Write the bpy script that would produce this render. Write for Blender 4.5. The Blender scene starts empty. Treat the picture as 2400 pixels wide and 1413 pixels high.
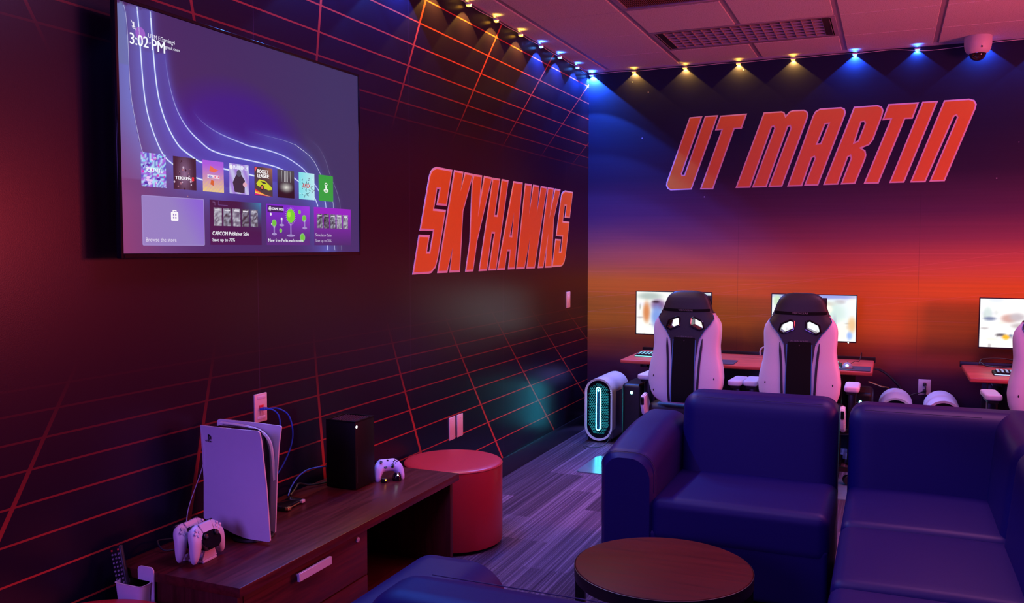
import bpy, bmesh, math, random
from mathutils import Vector, Matrix
from math import pi, sin, cos, radians
random.seed(7)
S = bpy.context.scene
COL = S.collection

# ---------------------------------------------------------------- camera
DW = 7.204          # distance of the back wall
HC = 3.024          # ceiling height
cam_d = bpy.data.cameras.new('camera'); cam = bpy.data.objects.new('camera', cam_d); COL.objects.link(cam)
cam.location = (2.3683, 0.0, 1.5464)
cam.rotation_euler = (pi/2 - 0.061035, 0.0, 0.403344)
cam_d.sensor_width = 36.0; cam_d.lens = 2070.0/2400.0*36.0
cam_d.clip_start = 0.02; cam_d.clip_end = 60
S.camera = cam
# ---------------------------------------------------------------- world and colour
W = bpy.data.worlds.new('world'); S.world = W; W.use_nodes = True
W.node_tree.nodes['Background'].inputs[0].default_value = (0.012, 0.006, 0.03, 1)
W.node_tree.nodes['Background'].inputs[1].default_value = 0.3
S.view_settings.view_transform = 'Standard'; S.view_settings.look = 'None'
S.view_settings.exposure = 0.0; S.view_settings.gamma = 1.0; S.view_settings.use_curve_mapping = False

# ---------------------------------------------------------------- lamps of the room (off-frame colour wash lamps)
def area(name, loc, target, size, power, color, size_y=None, spread=None):
    l = bpy.data.lights.new(name, 'AREA'); l.energy = power; l.color = color; l.size = size
    if size_y: l.shape = 'RECTANGLE'; l.size_y = size_y
    else: l.shape = 'DISK'
    if spread: l.spread = radians(spread)
    o = bpy.data.objects.new(name, l); COL.objects.link(o); o.location = loc
    o.rotation_euler = (Vector(target)-Vector(loc)).to_track_quat('-Z', 'Y').to_euler()
    return o
area('red_wash_lamp', (5.4, 5.3, 1.75), (0.6, 2.6, 1.35), 0.7, 62, (1.0, 0.04, 0.045))
area('pink_uplight', (5.6, 4.6, 1.6), (4.1, 4.8, 3.02), 0.8, 120, (1.0, 0.14, 0.25))
area('blue_wash_lamp', (0.9, -1.7, 2.1), (1.7, 4.0, 0.6), 1.2, 78, (0.30, 0.13, 1.0))
area('violet_ceiling_lamp', (1.7, 2.6, 2.98), (1.7, 2.6, 0.0), 1.1, 26, (0.72, 0.32, 1.0))
area('violet_ceiling_lamp', (2.9, 4.9, 2.98), (2.9, 4.9, 0.0), 0.9, 25, (0.98, 0.30, 0.70), spread=140)

# ---------------------------------------------------------------- materials
def rgb(r, g, b):   # display colour 0-255 to linear
    f = lambda c: (c/255/12.92) if c/255 <= .04045 else ((c/255+.055)/1.055)**2.4
    return (f(r), f(g), f(b), 1.0)
class NT:
    def __init__(s, name):
        s.m = bpy.data.materials.new(name); s.m.use_nodes = True; s.t = s.m.node_tree; s.n = s.t.nodes; s.l = s.t.links
        s.b = s.n['Principled BSDF']; s.out = s.n['Material Output']
    def new(s, t, **k):
        n = s.n.new(t)
        for a, v in k.items(): setattr(n, a, v)
        return n
    def link(s, a, b): s.l.new(a, b)
    def math(s, op, a, b=None, c=None, clamp=False):
        n = s.n.new('ShaderNodeMath'); n.operation = op; n.use_clamp = clamp
        for i, v in enumerate((a, b, c)):
            if v is None: continue
            if isinstance(v, (int, float)): n.inputs[i].default_value = v
            else: s.l.new(v, n.inputs[i])
        return n.outputs[0]
    def pos(s):
        g = s.new('ShaderNodeNewGeometry'); x = s.new('ShaderNodeSeparateXYZ'); s.link(g.outputs['Position'], x.inputs[0])
        return g.outputs['Position'], x.outputs[0], x.outputs[1], x.outputs[2]
    def ramp(s, fac, stops, interp='LINEAR'):
        r = s.new('ShaderNodeValToRGB'); cr = r.color_ramp; cr.interpolation = interp
        cr.elements.remove(cr.elements[1])
        for i, (p, c) in enumerate(stops):
            if i: e = cr.elements.new(p)
            else: e = cr.elements[0]; e.position = p
            e.color = c if len(c) == 4 else (*c, 1)
        s.link(fac, r.inputs[0]); return r.outputs[0]
    def mix(s, fac, a, b, blend='MIX'):
        n = s.new('ShaderNodeMix', data_type='RGBA', blend_type=blend)
        if isinstance(fac, (int, float)): n.inputs[0].default_value = fac
        else: s.link(fac, n.inputs[0])
        for i, v in ((6, a), (7, b)):
            if isinstance(v, tuple): n.inputs[i].default_value = v if len(v) == 4 else (*v, 1)
            else: s.link(v, n.inputs[i])
        return n.outputs[2]
def mat(name, col, rough=.5, metal=0., spec=.5, var=.12, scale=30., bump=0., coat=0., stretch=None):
    t = NT(name); b = t.b
    b.inputs['Roughness'].default_value = rough; b.inputs['Metallic'].default_value = metal
    b.inputs['Specular IOR Level'].default_value = spec; b.inputs['Coat Weight'].default_value = coat
    tc = t.new('ShaderNodeTexCoord'); nz = t.new('ShaderNodeTexNoise'); nz.inputs['Scale'].default_value = scale; nz.inputs['Detail'].default_value = 4
    if stretch:
        mp = t.new('ShaderNodeMapping'); mp.inputs['Scale'].default_value = stretch
        t.link(tc.outputs['Object'], mp.inputs[0]); t.link(mp.outputs[0], nz.inputs['Vector'])
    else: t.link(tc.outputs['Object'], nz.inputs['Vector'])
    c = tuple(col[:3])
    lo = tuple(v*(1-var) for v in c); hi = tuple(min(1, v*(1+var)) for v in c)
    t.link(t.mix(nz.outputs[0], (*lo, 1), (*hi, 1)), b.inputs['Base Color'])
    if bump:
        bp = t.new('ShaderNodeBump'); bp.inputs['Strength'].default_value = bump; bp.inputs['Distance'].default_value = .002
        t.link(nz.outputs[0], bp.inputs['Height']); t.link(bp.outputs[0], b.inputs['Normal'])
    return t.m
def emit(name, col, strength):
    t = NT(name); b = t.b
    b.inputs['Base Color'].default_value = (0.02, 0.02, 0.02, 1)
    b.inputs['Emission Color'].default_value = (*col[:3], 1); b.inputs['Emission Strength'].default_value = strength
    return t.m
def wood(name, dark, light, rough, axis=1):
    t = NT(name); b = t.b; b.inputs['Roughness'].default_value = rough; b.inputs['Specular IOR Level'].default_value = .22
    tc = t.new('ShaderNodeTexCoord'); mp = t.new('ShaderNodeMapping')
    sc = [26, 26, 26]; sc[axis] = 1.6; mp.inputs['Scale'].default_value = sc
    t.link(tc.outputs['Object'], mp.inputs[0])
    nz = t.new('ShaderNodeTexNoise'); nz.inputs['Scale'].default_value = 2.2; nz.inputs['Detail'].default_value = 7; nz.inputs['Distortion'].default_value = .8
    t.link(mp.outputs[0], nz.inputs['Vector'])
    t.link(t.ramp(nz.outputs[0], [(.3, dark), (.7, light)]), b.inputs['Base Color'])
    rr = t.ramp(nz.outputs[0], [(.2, (rough-.05,)*3), (.8, (rough+.08,)*3)]); t.link(rr, b.inputs['Roughness'])
    return t.m

M = {}
M['white_shell'] = mat('white_plastic', (.72, .70, .74), .38, var=.03)
M['matte_white'] = mat('matte_white_plastic', (.66, .62, .66), .5, var=.04)
M['grey_plastic'] = mat('grey_plastic', (.32, .31, .34), .5, var=.05)
M['black'] = mat('black_plastic', (.008, .008, .009), .45, var=.2)
M['gloss_black'] = mat('gloss_black_plastic', (.006, .005, .008), .12, var=.2)
M['xbox_black'] = mat('charcoal_plastic', (.006, .0045, .005), .55, var=.2, spec=.15)
M['black_metal'] = mat('black_metal', (.012, .011, .014), .35, metal=.3)
M['black_leather'] = mat('black_faux_leather', (.011, .007, .012), .5, bump=.15, scale=90)
M['black_mesh'] = mat('black_backrest_fabric', (.004, .004, .005), .8, spec=.15, scale=200)
M['white_leather'] = mat('white_faux_leather', (.64, .58, .66), .45, var=.03, bump=.12, scale=120)
M['piping'] = mat('blue_piping', (.03, .16, .42), .4)
M['blue_vinyl'] = mat('navy_vinyl', (.0055, .0025, .080), .50, spec=.26, bump=.10, scale=140, var=.08)
M['seam'] = mat('navy_seam_thread', (.02, .02, .07), .6)
M['red_vinyl'] = mat('red_vinyl', (.55, .022, .030), .38, bump=.06, scale=120, var=.05)
M['cabinet'] = wood('mahogany_laminate', (.045, .006, .007), (.105, .014, .014), .34, axis=1)
M['cabinet_v'] = wood('mahogany_laminate_upright', (.045, .006, .006), (.085, .012, .012), .4, axis=2)
M['table_red'] = wood('red_brown_table_laminate', (.050, .003, .003), (.085, .005, .004), .55, axis=0)
M['desk_wood'] = wood('cherry_desk_laminate', (.34, .05, .04), (.62, .12, .09), .4, axis=0)
M['dark_inside'] = mat('dark_cabinet_interior', (.012, .006, .007), .7)
M['steel'] = mat('brushed_steel', (.70, .66, .70), .35, metal=.25, var=.05)
M['plate'] = mat('ivory_wall_plate', (.80, .62, .55), .4, var=.03)
M['plate_white'] = mat('white_wall_plate', (.62, .58, .62), .4, var=.03)
M['ethernet_blue'] = mat('blue_cable', (.02, .10, .55), .4)
M['cable_black'] = mat('black_cable', (.01, .01, .014), .45)
M['cable_white'] = mat('white_cable', (.7, .66, .68), .45)
M['baseboard'] = mat('black_rubber_baseboard', (.008, .008, .016), .3, spec=.6)
M['pad'] = mat('dark_mouse_pad', (.035, .022, .05), .8)
M['led_yellow'] = emit('amber_led', (1.0, .42, .04), 7)
M['led_blue'] = emit('blue_led', (.06, .28, 1.0), 11)
M['clear_case'] = mat('clear_puck_case', (.7, .7, .7), .2)
M['teal_glow'] = emit('teal_ring_light', (.05, .66, 1.0), 22.0)
M['teal_mesh'] = emit('teal_lit_mesh', (.02, .55, .66), .65)
M['teal_dot'] = emit('teal_power_light', (.18, 1.0, 1.0), 14)
M['white_dot'] = emit('white_power_light', (.9, .97, 1.0), 8)
M['orange_dot'] = emit('orange_power_light', (1.0, .30, .02), 6)
M['key_teal'] = emit('teal_key_light', (.25, .9, .95), 1.6)
M['key_blue'] = emit('blue_key_light', (.45, .55, 1.0), 1.6)
M['pink_outline'] = mat('pale_vinyl_lettering', (.85, .74, .80), .45, var=.03)
M['orange_letter'] = mat('orange_vinyl_lettering', (.84, .27, .014), .45, var=.04)
M['ceiling_tile'] = None; M['print_white'] = mat('white_print', (.8, .8, .84), .5)
M['print_grey'] = mat('grey_print', (.16, .13, .16), .5); M['print_red'] = mat('red_print', (.7, .03, .03), .4)
M['logo_dark'] = mat('dark_logo', (.01, .01, .02), .4)
M['lens'] = mat('smoked_dome', (.02, .012, .014), .05, coat=1)

def display_mat(name, strength):
    t = NT(name); a = t.new('ShaderNodeVertexColor', layer_name='Col'); t.b.inputs['Base Color'].default_value = (.01, .01, .012, 1)
    t.b.inputs['Roughness'].default_value = .35
    t.link(a.outputs[0], t.b.inputs['Emission Color']); t.b.inputs['Emission Strength'].default_value = strength
    return t.m
M['tv_display'] = display_mat('television_display', .95); M['pc_display'] = display_mat('monitor_display', 1.2)

# ---------------------------------------------------------------- mesh helpers
def link(name, bm, m, parent=None, smooth=True, loc=None):
    me = bpy.data.meshes.new(name)
    bmesh.ops.recalc_face_normals(bm, faces=bm.faces[:]); bm.to_mesh(me); bm.free()
    ms = m if isinstance(m, (list, tuple)) else [m]
    for x in ms: me.materials.append(M[x] if isinstance(x, str) else x)
    if smooth:
        for p in me.polygons: p.use_smooth = True
        try: me.set_sharp_from_angle(angle=radians(38))
        except Exception: pass
    o = bpy.data.objects.new(name, me); COL.objects.link(o)
    if parent: o.parent = parent
    if loc: o.location = loc
    return o
def tag(o, label, cat=None, group=None):
    o['label'] = label
    if cat: o['category'] = cat
    if group: o['group'] = group
    return o
def thing(name, label, cat, loc=(0, 0, 0), rz=0, group=None):
    o = bpy.data.objects.new(name, None); COL.objects.link(o); o.location = loc; o.rotation_euler = (0, 0, rz)
    o.empty_display_size = .05
    return tag(o, label, cat, group)
def struct(o): o['kind'] = 'structure'; return o
def copy_tree(o, parent=None):
    c = o.copy(); COL.objects.link(c)
    if parent: c.parent = parent
    for ch in list(o.children): copy_tree(ch, c)
    return c
def box(bm, x0, x1, y0, y1, z0, z1, bev=0, seg=2, mi=0):
    r = bmesh.ops.create_cube(bm, size=1)
    vs = r['verts']
    for v in vs:
        v.co = Vector(((x0+x1)/2+v.co.x*(x1-x0), (y0+y1)/2+v.co.y*(y1-y0), (z0+z1)/2+v.co.z*(z1-z0)))
    es = list({e for v in vs for e in v.link_edges})
    fs = list({f for v in vs for f in v.link_faces})
    for f in fs: f.material_index = mi
    if bev: bmesh.ops.bevel(bm, geom=es, offset=bev, segments=seg, profile=.5, affect='EDGES', clamp_overlap=True)
    return bm
def B(*a, **k): return box(bmesh.new(), *a, **k)
def prism(bm, pts, d0, d1, plane='yz', mi=0):
    """extrude polygon pts; plane names the two axes of pts, extruded along the third"""
    def P(a, b, d): return {'yz': (d, a, b), 'xz': (a, d, b), 'xy': (a, b, d)}[plane]
    a = [bm.verts.new(P(p[0], p[1], d0)) for p in pts]; b = [bm.verts.new(P(p[0], p[1], d1)) for p in pts]
    fs = [bm.faces.new(a), bm.faces.new(b[::-1])]
    n = len(pts)
    for i in range(n): fs.append(bm.faces.new((a[i], b[i], b[(i+1) % n], a[(i+1) % n])))
    for f in fs: f.material_index = mi
    return bm
def cyl(bm, c, r, h, axis='z', seg=32, r2=None, mi=0):
    mt = {'z': Matrix(), 'x': Matrix.Rotation(pi/2, 4, 'Y'), 'y': Matrix.Rotation(-pi/2, 4, 'X')}[axis]
    g = bmesh.ops.create_cone(bm, cap_ends=True, segments=seg, radius1=r, radius2=r if r2 is None else r2, depth=h, matrix=Matrix.Translation(c) @ mt)
    for f in {f for v in g['verts'] for f in v.link_faces}: f.material_index = mi
    return bm
def lathe(bm, prof, c=(0, 0, 0), seg=48, mi=0):
    rings = []
    for r, z in prof:
        if r < 1e-6: rings.append([bm.verts.new((c[0], c[1], c[2]+z))])
        else: rings.append([bm.verts.new((c[0]+r*cos(2*pi*i/seg), c[1]+r*sin(2*pi*i/seg), c[2]+z)) for i in range(seg)])
    for a, b in zip(rings, rings[1:]):
        for i in range(seg):
            j = (i+1) % seg
            if len(a) == 1 and len(b) == 1: continue
            if len(a) == 1: f = bm.faces.new((a[0], b[i], b[j]))
            elif len(b) == 1: f = bm.faces.new((a[i], b[0], a[j]))
            else: f = bm.faces.new((a[i], b[i], b[j], a[j]))
            f.material_index = mi
    return bm
def smooth_path(pts, n=8):
    pts = [Vector(p) for p in pts]; out = []
    P = [pts[0]*2-pts[1]] + pts + [pts[-1]*2-pts[-2]]
    for i in range(1, len(P)-2):
        for k in range(n):
            t = k/n; a, b, c, d = P[i-1], P[i], P[i+1], P[i+2]
            out.append(.5*((2*b)+(c-a)*t+(2*a-5*b+4*c-d)*t*t+(3*b-a-3*c+d)*t**3))
    out.append(pts[-1]); return out
def tube(bm, pts, r, seg=8, closed=False, mi=0, cap=True):
    pts = [Vector(p) for p in pts]; n = len(pts); rings = []
    up = Vector((0, 0, 1)); last = None
    for i, p in enumerate(pts):
        if closed: d = pts[(i+1) % n]-pts[i-1]
        else: d = pts[min(i+1, n-1)]-pts[max(i-1, 0)]
        d.normalize()
        if last is None:
            a = d.cross(up)
            if a.length < .05: a = d.cross(Vector((1, 0, 0)))
        else: a = last-d*last.dot(d)
        a.normalize(); last = a; b = d.cross(a)
        rr = r[i] if isinstance(r, (list, tuple)) else r
        rings.append([bm.verts.new(p+a*cos(2*pi*k/seg)*rr+b*sin(2*pi*k/seg)*rr) for k in range(seg)])
    m = n if closed else n-1
    for i in range(m):
        A, Bq = rings[i], rings[(i+1) % n]
        for k in range(seg):
            f = bm.faces.new((A[k], A[(k+1) % seg], Bq[(k+1) % seg], Bq[k])); f.material_index = mi
    if not closed and cap:
        bm.faces.new(rings[0][::-1]).material_index = mi; bm.faces.new(rings[-1]).material_index = mi
    return bm
def loft(bm, sections, cap=True, closed=True, mi=0):
    R = [[bm.verts.new(p) for p in s] for s in sections]
    n = len(R[0])
    for a, b in zip(R, R[1:]):
        for k in range(n if closed else n-1):
            bm.faces.new((a[k], a[(k+1) % n], b[(k+1) % n], b[k])).material_index = mi
    if cap and closed:
        bm.faces.new(R[0][::-1]).material_index = mi; bm.faces.new(R[-1]).material_index = mi
    return bm
def ellipsoid(bm, c, rx, ry, rz, u=20, v=12, mi=0, rot=None):
    g = bmesh.ops.create_uvsphere(bm, u_segments=u, v_segments=v, radius=1)
    mt = Matrix.Translation(c) @ (rot or Matrix()) @ Matrix.Diagonal((rx, ry, rz, 1))
    bmesh.ops.transform(bm, matrix=mt, verts=g['verts'])
    for f in {f for q in g['verts'] for f in q.link_faces}: f.material_index = mi
    return bm
def rrect(x0, x1, y0, y1, r, n=5):
    out = []
    for cx, cy, a0 in ((x1-r, y1-r, 0), (x0+r, y1-r, pi/2), (x0+r, y0+r, pi), (x1-r, y0+r, 3*pi/2)):
        for k in range(n+1): out.append((cx+r*cos(a0+pi/2*k/n), cy+r*sin(a0+pi/2*k/n)))
    return out
def stadium(cx, z0, z1, r, n=16):
    return [(cx+r*cos(pi*k/n), z1-r+r*sin(pi*k/n)) for k in range(n+1)]+[(cx+r*cos(pi+pi*k/n), z0+r+r*sin(pi+pi*k/n)) for k in range(n+1)]
def area2(p): return sum(p[i][0]*p[(i+1) % len(p)][1]-p[(i+1) % len(p)][0]*p[i][1] for i in range(len(p)))/2
def inset(p, d):
    """polygon p (any winding) moved inwards by d"""
    if area2(p) < 0: p = p[::-1]
    n = len(p); out = []
    for i in range(n):
        a, b, c = Vector(p[i-1][:2]), Vector(p[i][:2]), Vector(p[(i+1) % n][:2])
        e1 = (b-a).normalized(); e2 = (c-b).normalized()
        n1 = Vector((-e1.y, e1.x)); n2 = Vector((-e2.y, e2.x)); q = n1+n2
        k = q.length_squared
        s = 2*d/k if k > .02 else 0
        out.append(tuple(b+q*s))
    return out
def fill(bm, outer, holes, to3, d0, d1, mi=0):
    """filled polygon with holes, given thickness between d0 and d1"""
    bt = bmesh.new(); es = []
    for lp in [outer]+list(holes):
        vs = [bt.verts.new((p[0], p[1], 0)) for p in lp]
        es += [bt.edges.new((vs[i], vs[(i+1) % len(vs)])) for i in range(len(vs))]
    bmesh.ops.triangle_fill(bt, use_beauty=True, use_dissolve=False, edges=es)
    bt.verts.index_update(); V = {}
    for d in (d0, d1): V[d] = [bm.verts.new(to3(v.co.x, v.co.y, d)) for v in bt.verts]
    for f in bt.faces:
        i = [v.index for v in f.verts]
        bm.faces.new([V[d1][k] for k in i]).material_index = mi
        bm.faces.new([V[d0][k] for k in i[::-1]]).material_index = mi
    for e in bt.edges:
        if len(e.link_faces) == 1:
            a, b = e.verts[0].index, e.verts[1].index
            bm.faces.new((V[d0][a], V[d0][b], V[d1][b], V[d1][a])).material_index = mi
    bt.free(); return bm
def text_mesh(s, size, align='LEFT', xs=1.0):
    c = bpy.data.curves.new('t', 'FONT'); c.body = s; c.size = size; c.align_x = align; c.resolution_u = 3
    o = bpy.data.objects.new('t', c); COL.objects.link(o)
    dg = bpy.context.evaluated_depsgraph_get(); me = o.evaluated_get(dg).to_mesh()
    V = [(v.co.x*xs, v.co.y) for v in me.vertices]; F = [tuple(p.vertices) for p in me.polygons]
    o.evaluated_get(dg).to_mesh_clear(); bpy.data.objects.remove(o); bpy.data.curves.remove(c)
    return V, F
def add_text(bm, s, size, to3, align='LEFT', xs=1.0, bold=0, mi=0):
    V, F = text_mesh(s, size, align, xs)
    for dx in ([0] if not bold else [-bold, 0, bold]):
        vs = [bm.verts.new(to3(x+dx, y)) for x, y in V]
        for f in F:
            try: bm.faces.new([vs[i] for i in f]).material_index = mi
            except Exception: pass
    return bm
def slab(bm, pts, z0, z1, r, seg=4):
    if area2(pts) < 0: pts = pts[::-1]
    prof = [(r*(1-sin(pi/2*k/seg)), r*(1-cos(pi/2*k/seg))) for k in range(seg+1)]
    L = [(i, z0+h) for i, h in prof]+[(i, z1-h) for i, h in prof[::-1]]
    return loft(bm, [[Vector((p[0], p[1], z)) for p in (inset(pts, i) if i > 1e-6 else pts)] for i, z in L])
def boolean_cut(o, cutter_bm):
    c = link('cutter', cutter_bm, 'black', smooth=False)
    c.parent = o.parent
    md = o.modifiers.new('b', 'BOOLEAN'); md.operation = 'DIFFERENCE'; md.solver = 'EXACT'; md.object = c
    bpy.context.view_layer.update()
    dg = bpy.context.evaluated_depsgraph_get(); me = bpy.data.meshes.new_from_object(o.evaluated_get(dg))
    o.modifiers.clear(); o.data = me
    bpy.data.objects.remove(c)
    for p in me.polygons: p.use_smooth = True
    try: me.set_sharp_from_angle(angle=radians(38))
    except Exception: pass
# ---- wall coordinates (metres) of the lettering and of the screen's curves
UT_LETTERS = {"U": [[0.8547, 2.5968], [0.96, 2.6009], [0.7999, 2.1474], [0.8036, 2.1358], [0.8164, 2.1365], [0.9794, 2.6009], [1.0855, 2.6015], [0.8792, 2.0153], [0.7067, 2.0127], [0.6818, 2.0261], [0.6685, 2.0531], [0.6718, 2.082]], "T": [[1.1002, 2.5962], [1.3106, 2.6007], [1.2707, 2.484], [1.2144, 2.4836], [1.052, 2.012], [0.946, 2.0147], [1.1108, 2.4811], [1.0602, 2.4814]], "M": [[1.4367, 2.6021], [1.5717, 2.6028], [1.592, 2.595], [1.6031, 2.5682], [1.629, 2.5972], [1.6552, 2.6065], [1.739, 2.6047], [1.7633, 2.5881], [1.77, 2.5629], [1.7644, 2.534], [1.5864, 2.0204], [1.4812, 2.0199], [1.6398, 2.4702], [1.6343, 2.4836], [1.6227, 2.4798], [1.4682, 2.0191], [1.3561, 2.0187], [1.5185, 2.4743], [1.5129, 2.4867], [1.5012, 2.4829], [1.343, 2.018], [1.2281, 2.0187]], "A": [[1.6226, 2.0194], [1.8014, 2.5535], [1.8193, 2.588], [1.853, 2.6064], [2.0059, 2.6078], [2.0314, 2.5955], [2.0401, 2.5663], [2.0346, 2.54], [1.8523, 2.0219], [1.7481, 2.0226], [1.8222, 2.2313], [1.8179, 2.239], [1.8035, 2.2331], [1.7346, 2.0197]], "R": [[2.0955, 2.6054], [2.2599, 2.6079], [2.2895, 2.5955], [2.3029, 2.5664], [2.2961, 2.5249], [2.2364, 2.3492], [2.2095, 2.3135], [2.1583, 2.2935], [2.1846, 2.2743], [2.1914, 2.2401], [2.1851, 2.2085], [2.1173, 2.0265], [2.0133, 2.0251], [2.0808, 2.2211], [2.0765, 2.2362], [2.0635, 2.2293], [1.996, 2.0245], [1.8874, 2.0242]], "T2": [[2.3331, 2.6096], [2.5424, 2.6108], [2.5026, 2.4923], [2.4519, 2.4931], [2.2813, 2.025], [2.1763, 2.0259], [2.3504, 2.4957], [2.2939, 2.4925]], "I": [[2.5632, 2.6126], [2.6685, 2.613], [2.4567, 2.0264], [2.3529, 2.0262]], "N": [[2.7066, 2.6136], [2.8695, 2.6153], [2.9035, 2.603], [2.9188, 2.5727], [2.9125, 2.5398], [2.727, 2.029], [2.6246, 2.0288], [2.7934, 2.485], [2.7885, 2.4975], [2.7766, 2.4921], [2.5992, 2.0254], [2.4952, 2.0263]]}
UT_HOLES = {"A": [[1.8955, 2.4847], [1.9149, 2.4858], [1.8613, 2.3443], [1.8428, 2.343]], "R": [[2.151, 2.4857], [2.1699, 2.4868], [2.1741, 2.476], [2.1291, 2.3511], [2.1093, 2.3425]]}
SKY_LETTERS = {"S": [[4.37, 1.9416], [4.3849, 1.9668], [4.4135, 1.989], [4.4597, 2.002], [4.658, 2.0011], [4.5821, 1.7859], [4.4561, 1.7859], [4.4934, 1.8763], [4.4676, 1.8759], [4.4282, 1.7646], [4.5746, 1.7644], [4.4715, 1.4811], [4.4417, 1.4321], [4.3896, 1.4028], [4.3556, 1.3999], [4.1761, 1.4001], [4.2503, 1.6166], [4.3762, 1.6161], [4.3436, 1.5245], [4.3706, 1.5244], [4.4129, 1.6383], [4.2593, 1.6384]], "K": [[4.6806, 2.0023], [4.8051, 2.0013], [4.7611, 1.8757], [4.8222, 1.9998], [4.9434, 1.9985], [4.7993, 1.7621], [4.7521, 1.3984], [4.6115, 1.3997], [4.6577, 1.5528], [4.5869, 1.3993], [4.4612, 1.4004]], "Y": [[4.9461, 1.9976], [5.0698, 1.9991], [5.0405, 1.8555], [5.0986, 1.9994], [5.2243, 1.997], [4.9966, 1.5863], [4.9355, 1.3991], [4.823, 1.3989], [4.8834, 1.5796], [4.9184, 1.9437]], "H": [[5.2303, 1.9968], [5.3505, 1.9973], [5.2646, 1.7587], [5.2985, 1.7586], [5.3773, 1.9985], [5.4902, 1.9981], [5.2836, 1.3974], [5.1607, 1.3985], [5.2505, 1.6356], [5.2185, 1.6364], [5.1399, 1.3977], [5.0153, 1.3977]], "A": [[5.575, 1.9988], [5.739, 1.9993], [5.5938, 1.398], [5.4767, 1.3987], [5.5098, 1.5211], [5.4702, 1.5219], [5.4245, 1.3973], [5.2976, 1.3983]], "W": [[5.7835, 1.9976], [5.9095, 1.9977], [5.8549, 1.7739], [5.9376, 1.9981], [6.0578, 1.9982], [6.0067, 1.793], [6.089, 1.9981], [6.2166, 1.9976], [5.9684, 1.3959], [5.8085, 1.3973], [5.8793, 1.6301], [5.7741, 1.3974], [5.6212, 1.3974]], "K2": [[6.2329, 1.9972], [6.3616, 1.9979], [6.3163, 1.8769], [6.387, 1.9972], [6.5125, 1.9966], [6.3635, 1.7613], [6.3201, 1.3943], [6.172, 1.3952], [6.2055, 1.5401], [6.1419, 1.3951], [6.0279, 1.3954]], "S2": [[6.5132, 1.9233], [6.5349, 1.9657], [6.5792, 1.9885], [6.6242, 1.9965], [6.8052, 1.9947], [6.7301, 1.7813], [6.6084, 1.7822], [6.6414, 1.874], [6.6074, 1.8741], [6.5682, 1.7544], [6.7211, 1.7517], [6.6344, 1.4784], [6.6076, 1.4327], [6.5561, 1.403], [6.5073, 1.3964], [6.3264, 1.3963], [6.3967, 1.6127], [6.5273, 1.6108], [6.4886, 1.5173], [6.5216, 1.5156], [6.5561, 1.6308], [6.4115, 1.6343]]}
SKY_HOLES = {"A": [[5.5869, 1.798], [5.5414, 1.6273], [5.5164, 1.6283]]}
SCREEN_CURVES = {"A": [[2.1528, 2.3271], [2.1671, 2.2733], [2.1708, 2.1083], [2.177, 2.015], [2.2104, 1.8817], [2.2177, 1.8616], [2.2285, 1.8452]], "B": [[2.2099, 2.3268], [2.2175, 2.2412], [2.2235, 2.1325], [2.2344, 2.0236], [2.2541, 1.9556], [2.2868, 1.8897], [2.3129, 1.8531], [2.3486, 1.8328], [2.4102, 1.8067], [2.4615, 1.7919], [2.5583, 1.7795]], "C": [[2.2661, 2.3258], [2.2743, 2.1978], [2.2875, 2.0691], [2.3104, 1.9969], [2.3395, 1.9434], [2.3775, 1.8993], [2.4024, 1.8835], [2.4531, 1.8606], [2.4896, 1.8488], [2.605, 1.8354], [2.7469, 1.8266], [2.8608, 1.8121]], "D": [[2.327, 2.197], [2.333, 2.145], [2.3585, 2.0498], [2.3989, 1.9857], [2.4466, 1.9443], [2.5048, 1.9127], [2.5343, 1.8986], [2.6178, 1.8855], [2.7361, 1.8805], [2.8624, 1.873], [2.9423, 1.8627], [3.0252, 1.8322], [3.1116, 1.7937], [3.1637, 1.7605], [3.1859, 1.7228]], "E": [[2.4546, 2.0247], [2.4929, 1.9939], [2.5675, 1.9666], [2.6458, 1.9507], [2.7343, 1.9369], [2.7376, 1.9352], [2.8639, 1.9297], [2.9711, 1.9146], [3.0552, 1.8873], [3.1059, 1.8648], [3.1799, 1.8024], [3.2373, 1.7481], [3.2446, 1.723], [3.2529, 1.5557], [3.2541, 1.5347]], "F": [[2.7293, 1.9901], [2.8566, 1.9854], [2.9635, 1.9794], [3.038, 1.969], [3.0356, 1.9687], [3.1151, 1.9414], [3.1671, 1.9103], [3.2045, 1.8634], [3.2663, 1.803], [3.2975, 1.7487], [3.3011, 1.7254], [3.3057, 1.5558], [3.3093, 1.5345]], "G": [[3.0933, 2.0173], [3.1805, 1.984], [3.2069, 1.9686], [3.2529, 1.9179], [3.2757, 1.8641], [3.3233, 1.8065], [3.3471, 1.7558], [3.3532, 1.7276], [3.3592, 1.5344]]}
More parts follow.
